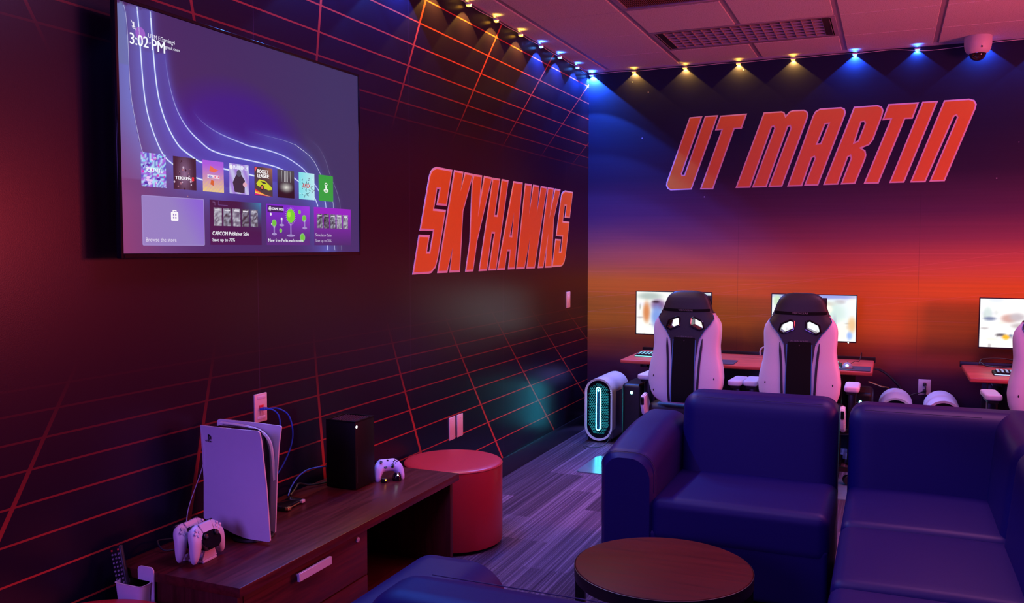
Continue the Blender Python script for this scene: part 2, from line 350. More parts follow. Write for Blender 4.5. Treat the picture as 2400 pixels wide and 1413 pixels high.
# ================================================================ THE SETTING
# left wall mural: dark film with a perspective grid of red lines, glossy
def grid_wall_material():
    t = NT('left_wall_grid_mural'); p, X, Y, Z = t.pos()
    base = t.ramp(t.math('DIVIDE', Z, HC), [(0, (.005, .005, .016)), (.22, (.009, .004, .018)), (.42, (.028, .004, .012)), (.56, (.030, .004, .012)), (.72, (.016, .005, .018)), (1, (.010, .006, .020))])
    def verts(yc, k0, s0, slope, z0, wd):
        s = t.math('MULTIPLY_ADD', t.math('SUBTRACT', Z, z0), slope, s0)
        v = t.math('SUBTRACT', t.math('DIVIDE', t.math('SUBTRACT', Y, yc), s), k0)
        fr = t.math('ABSOLUTE', t.math('SUBTRACT', v, t.math('ROUND', v)))
        return t.math('LESS_THAN', t.math('MULTIPLY', fr, 1.0), wd)
    def rows(zs, w):
        r = None
        for z in zs:
            q = t.math('COMPARE', Z, z, w); r = q if r is None else t.math('MAXIMUM', r, q)
        return r
    lo = t.math('MAXIMUM', verts(3.084, .31, .849, -.353, .549, .0115), rows([.267, .415, .549, .667, .776, .877, .966, 1.05, 1.124, 1.19], .0033))
    hi = t.math('MAXIMUM', verts(3.03, .40, .891, .36, 2.759, .0095), rows([2.90, 2.759, 2.628, 2.508, 2.403, 2.306, 2.22], .0038))
    def rng(a, b):
        m = t.new('ShaderNodeMapRange'); m.inputs['From Min'].default_value = a; m.inputs['From Max'].default_value = b
        m.interpolation_type = 'SMOOTHSTEP'; t.link(Z, m.inputs[0]); return m.outputs[0]
    mask = t.math('ADD', t.math('MULTIPLY', lo, rng(1.22, .10)), t.math('MULTIPLY', hi, rng(2.12, 2.80)), clamp=True)
    seam = t.math('LESS_THAN', t.math('ABSOLUTE', t.math('SUBTRACT', t.math('FRACT', t.math('DIVIDE', t.math('SUBTRACT', Y, 3.53), 1.245)), .5)), .0009)
    c = t.mix(mask, base, (.62, .07, .04, 1))
    c = t.mix(t.math('MULTIPLY', seam, .5), c, (.10, .05, .12, 1))
    t.link(c, t.b.inputs['Base Color'])
    nz = t.new('ShaderNodeTexNoise'); nz.inputs['Scale'].default_value = 260; nz.inputs['Detail'].default_value = 2; t.link(p, nz.inputs['Vector'])
    bp = t.new('ShaderNodeBump'); bp.inputs['Strength'].default_value = .12; bp.inputs['Distance'].default_value = .001
    t.link(nz.outputs[0], bp.inputs['Height']); t.link(bp.outputs[0], t.b.inputs['Normal'])
    t.b.inputs['Roughness'].default_value = .30; t.b.inputs['Specular IOR Level'].default_value = .25
    return t.m
def sunset_wall_material():
    t = NT('back_wall_sunset_mural'); p, X, Y, Z = t.pos()
    zz = t.math('DIVIDE', Z, HC)
    base = t.ramp(zz, [(0, (.008, .006, .03)), (.12, (.016, .008, .045)), (.19, (.06, .010, .035)), (.255, (.30, .08, .018)), (.31, (.72, .27, .016)), (.42, (.80, .29, .022)),
                       (.475, (.60, .19, .09)), (.535, (.26, .08, .11)), (.60, (.10, .03, .09)), (.70, (.022, .008, .045)), (.80, (.007, .006, .042)), (1, (.005, .006, .040))])
    mp = t.new('ShaderNodeMapping'); mp.inputs['Scale'].default_value = (.6, 1, 46); t.link(p, mp.inputs[0])
    nz = t.new('ShaderNodeTexNoise'); nz.inputs['Scale'].default_value = 1.5; nz.inputs['Detail'].default_value = 4; t.link(mp.outputs[0], nz.inputs['Vector'])
    base = t.mix(.18, base, t.ramp(nz.outputs[0], [(.3, (.55, .55, .55)), (.7, (1.25, 1.2, 1.1))]), 'MULTIPLY')
    # faint straight streaks through the sunset band
    def streak(z0, k, w):
        return t.math('LESS_THAN', t.math('ABSOLUTE', t.math('SUBTRACT', Z, t.math('MULTIPLY_ADD', X, k, z0))), w)
    st = None
    for z0, k in ((1.00, .0), (1.17, 0.), (1.34, 0.), (1.50, 0.), (1.00, .16), (1.12, .10), (.84, .12)):
        q = streak(z0, k, .0022); st = q if st is None else t.math('MAXIMUM', st, q)
    base = t.mix(t.math('MULTIPLY', st, .18), base, (.9, .35, .25, 1))
    # small stars in the night part
    vo = t.new('ShaderNodeTexVoronoi'); vo.inputs['Scale'].default_value = 6.0; t.link(p, vo.inputs['Vector'])
    star = t.math('LESS_THAN', vo.outputs['Distance'], .032)
    up = t.math('GREATER_THAN', Z, 1.75)
    base = t.mix(t.math('MULTIPLY', t.math('MULTIPLY', star, up), .55), base, (.7, .65, .8, 1))
    seam = t.math('LESS_THAN', t.math('ABSOLUTE', t.math('SUBTRACT', t.math('FRACT', t.math('DIVIDE', t.math('SUBTRACT', X, 1.257-.657), 1.314)), .5)), .0011)
    base = t.mix(t.math('MULTIPLY', seam, .3), base, (.02, .01, .02, 1))
    t.link(base, t.b.inputs['Base Color']); t.b.inputs['Roughness'].default_value = .5; t.b.inputs['Specular IOR Level'].default_value = .3
    n2 = t.new('ShaderNodeTexNoise'); n2.inputs['Scale'].default_value = 120; t.link(p, n2.inputs['Vector'])
    bp = t.new('ShaderNodeBump'); bp.inputs['Strength'].default_value = .15; bp.inputs['Distance'].default_value = .001
    t.link(n2.outputs[0], bp.inputs['Height']); t.link(bp.outputs[0], t.b.inputs['Normal'])
    return t.m
def carpet_material():
    t = NT('striped_plank_carpet'); p, X, Y, Z = t.pos()
    xi = t.math('FLOOR', t.math('DIVIDE', X, .25))
    off = t.math('MULTIPLY', t.math('FRACT', t.math('MULTIPLY', xi, .37)), 1.0)
    yi = t.math('FLOOR', t.math('ADD', Y, off))
    cb = t.new('ShaderNodeCombineXYZ'); t.link(xi, cb.inputs[0]); t.link(yi, cb.inputs[1])
    wn = t.new('ShaderNodeTexWhiteNoise', noise_dimensions='2D'); t.link(cb.outputs[0], wn.inputs[0])
    tone = t.math('MULTIPLY_ADD', wn.outputs[0], .62, .40)
    ln = t.new('ShaderNodeCombineXYZ'); t.link(t.math('MULTIPLY', X, 62), ln.inputs[0]); t.link(t.math('MULTIPLY', Y, .35), ln.inputs[1]); t.link(wn.outputs[0], ln.inputs[2])
    n1 = t.new('ShaderNodeTexNoise'); n1.inputs['Scale'].default_value = 1.0; n1.inputs['Detail'].default_value = 3; n1.inputs['Roughness'].default_value = .75; t.link(ln.outputs[0], n1.inputs['Vector'])
    stripes = t.ramp(n1.outputs[0], [(.30, (.085, .055, .10)), (.50, (.17, .115, .19)), (.68, (.37, .27, .40))])
    n2 = t.new('ShaderNodeTexNoise'); n2.inputs['Scale'].default_value = 330; n2.inputs['Detail'].default_value = 2; t.link(p, n2.inputs['Vector'])
    g = t.ramp(n2.outputs[0], [(.35, (.35, .35, .35)), (.65, (1.5, 1.5, 1.5))])
    c = t.mix(1.0, stripes, g, 'MULTIPLY'); cc = t.new('ShaderNodeCombineXYZ')
    for i in range(3): t.link(tone, cc.inputs[i])
    c = t.mix(1.0, c, cc.outputs[0], 'MULTIPLY')
    t.link(c, t.b.inputs['Base Color']); t.b.inputs['Roughness'].default_value = .95; t.b.inputs['Specular IOR Level'].default_value = .08
    bp = t.new('ShaderNodeBump'); bp.inputs['Strength'].default_value = .6; bp.inputs['Distance'].default_value = .004
    t.link(n2.outputs[0], bp.inputs['Height']); t.link(bp.outputs[0], t.b.inputs['Normal'])
    return t.m
def tile_material():
    t = NT('acoustic_ceiling_tile'); p, X, Y, Z = t.pos()
    n = t.new('ShaderNodeTexNoise'); n.inputs['Scale'].default_value = 170; n.inputs['Detail'].default_value = 3; t.link(p, n.inputs['Vector'])
    t.link(t.ramp(n.outputs[0], [(.35, (.40, .39, .40)), (.52, (.62, .60, .62))]), t.b.inputs['Base Color'])
    t.b.inputs['Roughness'].default_value = .9; t.b.inputs['Specular IOR Level'].default_value = .1
    bp = t.new('ShaderNodeBump'); bp.inputs['Strength'].default_value = .5; bp.inputs['Distance'].default_value = .003
    t.link(n.outputs[0], bp.inputs['Height']); t.link(bp.outputs[0], t.b.inputs['Normal'])
    return t.m
M['grid_wall'] = grid_wall_material(); M['sunset_wall'] = sunset_wall_material(); M['carpet'] = carpet_material(); M['ceiling_tile'] = tile_material()
M['grid_bar'] = mat('ceiling_grid_paint', (.30, .28, .36), .45)
XR, YF = 6.4, -2.6
struct(link('floor', B(-.1, XR+.1, YF-.1, DW+.1, -.1, 0), 'carpet', smooth=False))
struct(link('wall_left', B(-.1, 0, YF, DW, 0, HC), 'grid_wall', smooth=False))
struct(link('wall_back', B(-.1, XR+.1, DW, DW+.1, 0, HC), 'sunset_wall', smooth=False))
M['plain_wall'] = mat('plain_dark_wall', (.05, .03, .06), .6)
struct(link('wall_right', B(XR, XR+.1, YF, DW, 0, HC), 'plain_wall', smooth=False))
struct(link('wall_front', B(-.1, XR+.1, YF-.1, YF, 0, HC), 'plain_wall', smooth=False))
struct(link('baseboard_left', B(0, .012, YF, DW, 0, .13, bev=.003), 'baseboard'))
struct(link('baseboard_back', B(.012, XR, DW-.012, DW, 0, .13, bev=.003), 'baseboard'))

# ceiling: lay-in tiles hanging between bars; bars run away from the camera
GX0, GX, GY0, GY = .170, .6175, 6.690, .610     # first bar x, spacing; row seam y, spacing
TROF = (.787, 2.022, 6.08, 6.69)                # opening of the louvred light
GRIL = (.787, 1.405, 4.86, 5.47)
bm = bmesh.new()
box(bm, -.1, XR+.1, YF-.1, DW+.1, HC+.16, HC+.2)
xs = [-.0] + [GX0+GX*i for i in range(11)]; ys = [GY0-GY*j for j in range(16)][::-1]
ys = [YF] + [y for y in ys if y > YF] + [DW]
for i in range(len(xs)):
    x0 = xs[i]; x1 = xs[i+1] if i+1 < len(xs) else XR
    if x0 > XR: continue
    x1 = min(x1, XR)
    for j in range(len(ys)-1):
        y0, y1 = ys[j], ys[j+1]; mx, my = (x0+x1)/2, (y0+y1)/2
        if TROF[0] < mx < TROF[1] and TROF[2] < my < TROF[3]: continue
        if GRIL[0] < mx < GRIL[1] and GRIL[2] < my < GRIL[3]: continue
        g0 = .018 if x0 > .01 else 0
        box(bm, x0+g0, x1-.018, y0+.0045, y1-.0045, HC, HC+.018, bev=.003, seg=1)
ceil = struct(link('ceiling', bm, 'ceiling_tile', smooth=False))
bm = bmesh.new()
for x in xs[1:]:
    if x > XR: continue
    segs = [(YF, DW)]
    if TROF[0]+.1 < x < TROF[1]-.1: segs = [(YF, TROF[2]), (TROF[3], DW)]
    for a, b in segs: box(bm, x-.019, x+.019, a, b, HC+.007, HC+.03, bev=.002, seg=1)
for y in ys[1:-1]: box(bm, 0, XR, y-.006, y+.006, HC+.010, HC+.03) if not (abs(y-TROF[2]) < .01 or abs(y-TROF[3]) < .01 or abs(y-GRIL[2]) < .01 or abs(y-GRIL[3]) < .01) else None
for a, b in ((0, GRIL[0]), (GRIL[1], XR)):
    for y in (GRIL[2], GRIL[3]): box(bm, a, b, y-.006, y+.006, HC+.010, HC+.03)
for a, b in ((0, TROF[0]), (TROF[1], XR)):
    for y in (TROF[2], TROF[3]): box(bm, a, b, y-.006, y+.006, HC+.010, HC+.03)
link('grid_bars', bm, 'grid_bar', ceil)
struct(link('trim_1', B(0, .019, YF, DW, HC-.014, HC+.01, bev=.003, seg=1), 'grid_bar'))
struct(link('trim_2', B(.019, XR, DW-.019, DW, HC-.014, HC+.01, bev=.003, seg=1), 'grid_bar'))

# louvred troffer, unlit
def troffer():
    t = thing('ceiling_light', 'unlit louvred rectangular ceiling light above the UT MARTIN wall', 'ceiling light', (0, 0, HC))
    x0, x1, y0, y1 = TROF
    bm = bmesh.new()
    for a in ((x0+.01, x1-.01, y0+.01, y0+.05), (x0+.01, x1-.01, y1-.05, y1-.01), (x0+.01, x0+.05, y0+.05, y1-.05), (x1-.05, x1-.01, y0+.05, y1-.05)):
        box(bm, *a, .0, .02, bev=.003, seg=1)
    link('frame', bm, 'grid_bar', t)
    bm = bmesh.new(); box(bm, x0+.05, x1-.05, y0+.05, y1-.05, .10, .11)
    for a in ((x0+.045, x1-.045, y0+.04, y0+.05), (x0+.045, x1-.045, y1-.05, y1-.04), (x0+.04, x0+.05, y0+.05, y1-.05), (x1-.05, x1-.04, y0+.05, y1-.05)): box(bm, *a, .0, .11)
    link('housing', bm, 'grey_plastic', t)
    for s in (-1, 1): link('end_plate', B(*((x0+.05, x0+.095) if s < 0 else (x1-.095, x1-.05)), y0+.05, y1-.05, .004, .012), 'black', t)
    M['louvre'] = mat('aluminium_louvre', (.34, .30, .33), .5, metal=.1)
    bm = bmesh.new(); nx, ny = 16, 6
    for i in range(nx+1):
        x = x0+.095+(x1-x0-.19)*i/nx; box(bm, x-.0015, x+.0015, y0+.05, y1-.05, .004, .045)
    for j in range(ny+1):
        y = y0+.05+(y1-y0-.10)*j/ny
        prism(bm, [(y-.002, .004), (y+.002, .004), (y+.012, .048), (y-.012, .048)], x0+.095, x1-.095, 'yz')
    link('louvre', bm, 'louvre', t, smooth=False)
troffer()
def grille():
    t = thing('air_grille', 'dark slatted return air grille at the top edge of the ceiling', 'air vent', (0, 0, HC))
    x0, x1, y0, y1 = GRIL; bm = bmesh.new()
    for a in ((x0+.01, x1-.01, y0+.01, y0+.045), (x0+.01, x1-.01, y1-.045, y1-.01), (x0+.01, x0+.045, y0+.045, y1-.045), (x1-.045, x1-.01, y0+.045, y1-.045)): box(bm, *a, 0, .02, bev=.003, seg=1)
    link('frame', bm, 'grid_bar', t)
    M['grille_brown'] = mat('grille_slats', (.16, .08, .06), .4)
    link('backing', B(x0+.03, x1-.03, y0+.03, y1-.03, .05, .055), 'black', t)
    bm = bmesh.new(); n = 46
    for i in range(n):
        x = x0+.05+(x1-x0-.10)*i/(n-1); prism(bm, [(x-.003, .006), (x+.001, .006), (x+.005, .03), (x+.002, .03)], y0+.045, y1-.045, 'xz')
    link('slats', bm, 'grille_brown', t, smooth=False)
grille()

# ---------------------------------------------------------------- puck LEDs strung along the ceiling edge
def spot(parent, color, power, size, rot, loc, blend=.12, rad=.004):
    l = bpy.data.lights.new('led_light', 'SPOT'); l.energy = power; l.color = color; l.spot_size = radians(size); l.spot_blend = blend; l.shadow_soft_size = rad
    o = bpy.data.objects.new('led_light', l); COL.objects.link(o); o.parent = parent; o.location = loc; o.rotation_euler = rot
    return o
def puck(x, y, col, where, on_left, up=.012, power=1.0):
    nm = {'y': 'amber', 'b': 'blue'}[col]
    t = thing('puck_light', '%s LED puck light %s' % (nm, where), 'light', (x, y, 2.985), 0 if not on_left else -pi/2, 'puck lights along the ceiling edge')
    # local frame: wall surface at +y, light about 3 cm in front of it
    bm = bmesh.new(); box(bm, -.019, .019, -.014, .014, .001, .013, bev=.003); link('case', bm, 'clear_case', t)
    link('diffuser', B(-.014, .014, -.011, .011, -.006, .001, bev=.002), 'led_yellow' if col == 'y' else 'led_blue', t)
    c = (1.0, .50, .05) if col == 'y' else (.03, .18, 1.0)
    k = (15.0 if col == 'y' else 46.0)*power*(1.7 if on_left else 1)
    spot(t, c, k, 104, (0, 0, 0), (0, .019, .006))
    spot(t, c, k*up, 150, (pi, 0, 0), (0, 0, .018), blend=.6)
    return t
LW = [(4.42, 'y', 'just past the top edge of the picture'), (4.824, 'y', 'on the left wall, nearest the camera of those in view'), (5.224, 'y', 'second in view from the near end of the left wall'),
      (5.631, 'y', 'last amber one before the blue ones on the left wall'), (6.011, 'b', 'first blue one after the amber ones on the left wall'),
      (6.401, 'b', 'middle one of the three blue ones before the room corner'), (6.816, 'b', 'last one on the left wall before the corner one')]
for y, c, w in LW: puck(.030, y, c, w, True)
puck(.034, 7.168, 'b', 'in the corner where the two mural walls meet', False, power=5)
for x, c, w in [(.398, 'y', 'first to the right of the corner on the back wall'), (.819, 'y', 'second to the right of the corner on the back wall'), (1.241, 'y', 'third to the right of the corner on the back wall'),
                (1.653, 'y', 'last amber one on the back wall, left of the blue ones'), (2.095, 'b', 'first blue one on the back wall above the letters'),
                (2.52, 'b', 'on the back wall just left of the dome camera'), (2.946, 'b', 'hidden behind the white dome camera'), (3.37, 'b', 'beyond the right edge of the picture')]:
    puck(x, DW-.032, c, w, False)
for yy in (4.0, 3.55, 3.1): puck(.030, yy, 'b', 'further along the left wall above the television', True)
bm = bmesh.new(); tube(bm, smooth_path([(.012, 7.1-.21*i, 3.000+(.003 if i % 2 else -.002)) for i in range(20)], 4), .0022, 6)
tag(link('cable', bm, 'cable_white'), 'thin white wire joining the puck lights on the left wall', 'cable')
bm = bmesh.new(); tube(bm, smooth_path([(.05+.21*i, DW-.012, 3.000+(.003 if i % 2 else -.002)-(.020 if i in (12, 13) else 0)) for i in range(18)], 4), .0022, 6)
tag(link('cable', bm, 'cable_white'), 'thin white wire joining the puck lights on the back wall', 'cable')

# dome camera
t = thing('security_camera', 'white dome security camera under the ceiling at the right', 'camera', (2.905, 7.08, HC))
bm = bmesh.new(); lathe(bm, [(0, .0), (.086, .0), (.089, -.004), (.088, -.055), (.083, -.085), (.072, -.108), (.052, -.120), (.050, -.116), (0, -.116)]); link('housing', bm, 'matte_white', t)
bm = bmesh.new(); lathe(bm, [(.054, -.112), (.053, -.128), (.045, -.147), (.030, -.161), (.012, -.168), (0, -.169)]); link('dome', bm, 'lens', t)
link('lock_slot', B(.018, .023, -.0885, -.080, -.092, -.080, bev=.001), 'black', t)

# ================================================================ LETTERING ON THE WALLS
def letters(data, holes, to3, words, wall):
    for key, poly in data.items():
        ch = key[0]; word = words
        hl = [holes[key]] if key in holes else []
        cx = sum(p[0] for p in poly)/len(poly)
        idx = word['order'].index(key)
        t = thing('wall_letter', 'orange letter %s with pink outline, %s' % (ch, word['where'][idx]), 'letter', to3(cx, min(p[1] for p in poly), 0))
        off = t.location.copy()
        f3 = lambda a, b, d: Vector(to3(a, b, d))-off
        bm = bmesh.new(); fill(bm, poly, hl, f3, 0, .0012); link('outline', bm, 'pink_outline', t, smooth=False)
        ww = word['w']
        bm = bmesh.new(); fill(bm, inset(poly, ww), [inset(h, -ww) for h in hl], f3, .0012, .0022); link('face', bm, 'orange_letter', t, smooth=False)
letters(UT_LETTERS, UT_HOLES, lambda a, b, d: (a, DW-d, b), dict(order=['U', 'T', 'M', 'A', 'R', 'T2', 'I', 'N'], w=.0105,
        where=['first letter of UT on the back wall', 'second letter of UT on the back wall', 'first letter of MARTIN on the back wall', 'second letter of MARTIN on the back wall', 'third letter of MARTIN on the back wall', 'fourth letter of MARTIN on the back wall', 'fifth letter of MARTIN on the back wall', 'last letter of MARTIN on the back wall']), 'back')
letters(SKY_LETTERS, SKY_HOLES, lambda a, b, d: (d, a, b), dict(order=['S', 'K', 'Y', 'H', 'A', 'W', 'K2', 'S2'], w=.0125,
        where=['first letter of SKYHAWKS on the left wall', 'second letter of SKYHAWKS on the left wall', 'third letter of SKYHAWKS on the left wall', 'fourth letter of SKYHAWKS on the left wall', 'fifth letter of SKYHAWKS on the left wall', 'sixth letter of SKYHAWKS on the left wall', 'seventh letter of SKYHAWKS on the left wall', 'last letter of SKYHAWKS on the left wall']), 'left')

# ================================================================ WALL PLATES
def plate_left(y0, y1, z0, z1, label, name='wall_plate', cat='wall plate', grp=None):
    t = thing(name, label, cat, (0, (y0+y1)/2, (z0+z1)/2), group=grp); w, h = (y1-y0)/2, (z1-z0)/2
    link('cover', B(0, .007, -w, w, -h, h, bev=.003), 'plate', t); return t, w, h
t, w, h = plate_left(6.653, 6.736, 1.064, 1.192, 'ivory light switch plate near the room corner under the letters', 'light_switch', 'light switch')
link('rocker', B(.007, .011, -.016, .016, -.034, .034, bev=.002), 'plate', t)
for y, l in ((4.596, 'ivory blank wall plate low on the left wall, the nearer of a pair'), (4.699, 'ivory blank wall plate low on the left wall, the farther of a pair')):
    t, w, h = plate_left(y, y+.077, .406, .542, l)
    for z in (-.045, .045): link('screw', cyl(bmesh.new(), (.0075, 0, z), .003, .002, 'x', 12), 'steel', t)
t, w, h = plate_left(2.866, 2.944, .830, .948, 'ivory network wall plate with blue cables plugged in, above the white console', 'network_plate', 'wall plate')
link('label_window', B(.007, .0085, -.022, .026, .036, .050, bev=.0008), 'pink_outline', t)
link('lower_window', B(.007, .0085, -.024, .024, -.046, -.034, bev=.0008), 'pink_outline', t)
bm = bmesh.new(); add_text(bm, 'D1/L1', .012, lambda a, b: (.0088, a-.019, b+.038), xs=1.0); link('lettering', bm, 'print_white', t, smooth=False)
link('jack', B(.007, .011, -.012, .012, -.004, .012, bev=.001), 'print_red', t)
for dy in (-.007, .007):
    link('plug', B(.009, .032, dy-.005, dy+.005, -.008, .002, bev=.001), 'ethernet_blue', t)
for k, (lab, pts) in enumerate((('blue network cable hanging from the wall plate, outer loop', [(.03, 2.912, .885), (.075, 2.93, .886), (.11, 2.955, .85), (.12, 2.96, .76), (.10, 2.925, .66), (.07, 2.84, .56), (.06, 2.78, .508)]),
                                ('blue network cable hanging from the wall plate, inner loop', [(.03, 2.898, .885), (.06, 2.91, .884), (.085, 2.92, .855), (.088, 2.915, .79), (.08, 2.86, .68), (.07, 2.80, .58), (.055, 2.74, .508)]))):
    bm = bmesh.new(); tube(bm, smooth_path(pts, 8), .003, 8); tag(link('cable', bm, 'ethernet_blue'), lab, 'cable')
# power outlet on back wall
t = thing('power_outlet', 'white duplex power outlet with two black plugs low on the back wall', 'power outlet', (2.632, DW, .510))
link('cover', B(-.042, .042, -.006, 0, -.058, .058, bev=.002), 'plate_white', t)
for z in (-.024, .024): bm = bmesh.new(); prism(bm, rrect(-.017, .017, z-.015, z+.015, .012), -.009, -.006, 'xz'); link('socket', bm, 'plate_white', t)
for z in (-.026, .022): link('plug', B(-.012, .012, -.035, -.009, z-.011, z+.011, bev=.004), 'cable_black', t)
bm = bmesh.new(); tube(bm, smooth_path([(2.632, DW-.035, .484), (2.60, DW-.09, .478), (2.54, DW-.12, .462), (2.47, DW-.12, .40), (2.45, DW-.1, .2), (2.45, DW-.1, .01)], 6), .0045, 8); tag(link('cable', bm, 'cable_black'), 'black power cord running left from the back wall outlet', 'cable')
bm = bmesh.new(); tube(bm, smooth_path([(2.632, DW-.035, .532), (2.636, DW-.07, .52), (2.634, DW-.07, .45), (2.622, DW-.05, .3), (2.62, DW-.06, .01)], 6), .0045, 8); tag(link('cable', bm, 'cable_black'), 'black power cord dropping straight down from the back wall outlet', 'cable')

# ================================================================ TELEVISION
TVX = .10; SY0, SY1, SZ0, SZ1 = 2.128, 3.506, 1.527, 2.330
t = thing('television', 'large wall mounted television showing a game console home screen', 'television', (0, 0, 0))
bm = bmesh.new(); bz = .012
box(bm, TVX-.018, TVX-.002, SY0-bz, SY1+bz, SZ0-bz-.004, SZ1+bz, bev=.003)
link('panel', bm, 'gloss_black', t)
bm = bmesh.new()
for a in ((SY0-bz, SY0, SZ0-bz-.004, SZ1+bz), (SY1, SY1+bz, SZ0-bz-.004, SZ1+bz), (SY0, SY1, SZ1, SZ1+bz), (SY0, SY1, SZ0-bz-.004, SZ0)): box(bm, TVX-.004, TVX+.003, *a, bev=.0015, seg=1)
link('bezel', bm, 'gloss_black', t)
link('rear_housing', B(.035, TVX-.017, SY0+.06, SY1-.06, SZ0+.02, SZ1-.12, bev=.012), 'black', t)
link('wall_bracket', B(.002, .036, 2.55, 3.1, 1.72, 2.12, bev=.004), 'black_metal', t)
def srgb(c): return rgb(*c)
class Display:
    """flat picture of a lit display: colours per vertex, layered a fraction of a millimetre apart"""
    def __init__(s, to3): s.v = []; s.f = []; s.c = []; s.to3 = to3
    def poly(s, pts, col, layer, cols=None):
        i = len(s.v); s.v += [s.to3(p[0], p[1], layer*.00015) for p in pts]
        s.c += [srgb(k) for k in cols] if cols else [srgb(col)]*len(pts); s.f.append(tuple(range(i, i+len(pts))))
    def rect(s, x0, x1, z0, z1, col, layer, cols=None): s.poly([(x0, z0), (x1, z0), (x1, z1), (x0, z1)], col, layer, cols)
    def rrect(s, x0, x1, z0, z1, r, col, layer): s.poly(rrect(x0, x1, z0, z1, r), col, layer)
    def disc(s, x, z, r, col, layer, rz=None, n=20): s.poly([(x+r*cos(2*pi*k/n), z+(rz or r)*sin(2*pi*k/n)) for k in range(n)], col, layer)
    def ribbon(s, pts, w, col, layer, fade=None):
        pts = [Vector(p) for p in pts]; n = len(pts)
        for i in range(n-1):
            if fade:
                k = min(1, (i+1)/n/fade[0]); kc = lerp(tv_bg(*pts[i][:2]), col, k); ww = w*(.45+.55*k)
                d = (pts[i+1]-pts[i]).normalized(); q = Vector((-d.y, d.x))*ww/2; s.poly([pts[i]-d*w*.05-q, pts[i+1]-q, pts[i+1]+q, pts[i]-d*w*.05+q], kc, layer); continue
            d = (pts[i+1]-pts[i]).normalized(); q = Vector((-d.y, d.x))*w/2
            a = pts[i]-d*w*.05
            s.poly([a-q, pts[i+1]-q, pts[i+1]+q, a+q], col, layer)
    def text(s, st, x, z, size, col, layer, xs=1.0, bold=0, align='LEFT'):
        V, F = text_mesh(st, size, align, xs)
        for dx in ([0] if not bold else [-bold, 0, bold]):
            i = len(s.v); s.v += [s.to3(x+a+dx, z+b, layer*.00015) for a, b in V]; s.c += [srgb(col)]*len(V); s.f += [tuple(i+k for k in f) for f in F]
    def grid(s, x0, x1, z0, z1, nx, nz, fn, layer=0):
        i0 = len(s.v)
        for j in range(nz+1):
            for i in range(nx+1):
                x = x0+(x1-x0)*i/nx; z = z0+(z1-z0)*j/nz; s.v.append(s.to3(x, z, layer*.00015)); s.c.append(srgb(fn(x, z)))
        for j in range(nz):
            for i in range(nx):
                a = i0+j*(nx+1)+i; s.f.append((a, a+1, a+nx+2, a+nx+1))
    def fit(s, st, x0, x1, z, cap, col, layer, bold=0):
        V, F = text_mesh(st, 1.0); H_, _ = text_mesh('H', 1.0); ch = max(p[1] for p in H_)
        a = min(p[0] for p in V); b = max(p[0] for p in V); kx = (x1-x0)/(b-a); kz = cap/ch
        for dx in ([0] if not bold else [-bold, 0, bold]):
            i = len(s.v); s.v += [s.to3(x0+(p[0]-a)*kx+dx, z+p[1]*kz, layer*.00015) for p in V]; s.c += [srgb(col)]*len(V); s.f += [tuple(i+k for k in f) for f in F]
    def build(s, name, m, parent):
        me = bpy.data.meshes.new(name); me.from_pydata(s.v, [], s.f); me.update()
        ca = me.color_attributes.new('Col', 'FLOAT_COLOR', 'POINT')
        for i, c in enumerate(s.c): ca.data[i].color = c
        me.materials.append(M[m]); o = bpy.data.objects.new(name, me); COL.objects.link(o); o.parent = parent; return o
D = Display(lambda a, b, d: (TVX+.0002+d, a, b))
def relax(p):
    for _ in range(10): p = [p[0]]+[(p[i-1]+p[i]*2+p[i+1])/4 for i in range(1, len(p)-1)]+[p[-1]]
    return p
crv = {k: [tuple(p) for p in relax(smooth_path([Vector((a, b, 0)) for a, b in v], 6))] for k, v in SCREEN_CURVES.items()}
segd = {k: [(p[0], p[1]) for p in v][::3] for k, v in crv.items()}
def curve_dist(k, x, z):
    best = 9; side = 0; P = segd[k]
    for (ax, az), (bx, bz_) in zip(P, P[1:]):
        dx, dz = bx-ax, bz_-az; L = dx*dx+dz*dz+1e-9; u = max(0, min(1, ((x-ax)*dx+(z-az)*dz)/L))
        qx, qz = x-ax-u*dx, z-az-u*dz; d = qx*qx+qz*qz
        if d < best: best = d; side = 1 if (u <= 0 and (ax, az) == P[0]) else dx*qz-dz*qx
    return math.sqrt(best), side
def lerp(a, b, t): t = max(0, min(1, t)); return tuple(a[i]+(b[i]-a[i])*t for i in range(3))
def tv_bg(x, z):
    u = (x-SY0)/(SY1-SY0); v = (z-SZ0)/(SZ1-SZ0)
    c = lerp((52, 34, 92), (52, 50, 98), u*1.2)
    e = math.hypot((u-.40)/.27, (v-.50)/.27); c = lerp((48, 26, 128), c, (e-.75)/.45)
    c = lerp(c, (62, 42, 110), max(0, .35-v)*2.2)
    dA, sA = curve_dist('A', x, z)
    if u < .30 and v > .3:
        if sA < 0: c = lerp(c, (96, 112, 186), 1-dA/.25) if v < .75 else lerp(c, (92, 116, 160), .9)
    if v <= .62: c = lerp(c, (112, 74, 134), max(0, (.30-u)*3.2)*min(1, (.62-v)*2.4))
    c = lerp(c, (140, 40, 90), max(0, .13-u)*4*max(0, .5-v)*1.6)  # reflection of the red room light, painted into the picture's lower left
    for k, w, amt, col in (('B', .045, .55, (110, 130, 215)), ('C', .050, .62, (96, 110, 215)), ('D', .055, .62, (84, 92, 205)), ('E', .055, .60, (84, 100, 205)), ('F', .05, .5, (80, 100, 190)), ('G', .03, .22, (90, 96, 150))):
        d, sd = curve_dist(k, x, z)
        ww = w*(1.7 if sd < 0 else .35)
        fade = min(1, max(0, (x-segd[k][0][0])*6+.15)) if k in 'EFG' else 1
        c = lerp(c, col, amt*fade*math.exp(-(d/ww)**1.3))
    return c
D.grid(SY0, SY1, SZ0, SZ1, 210, 124, tv_bg)
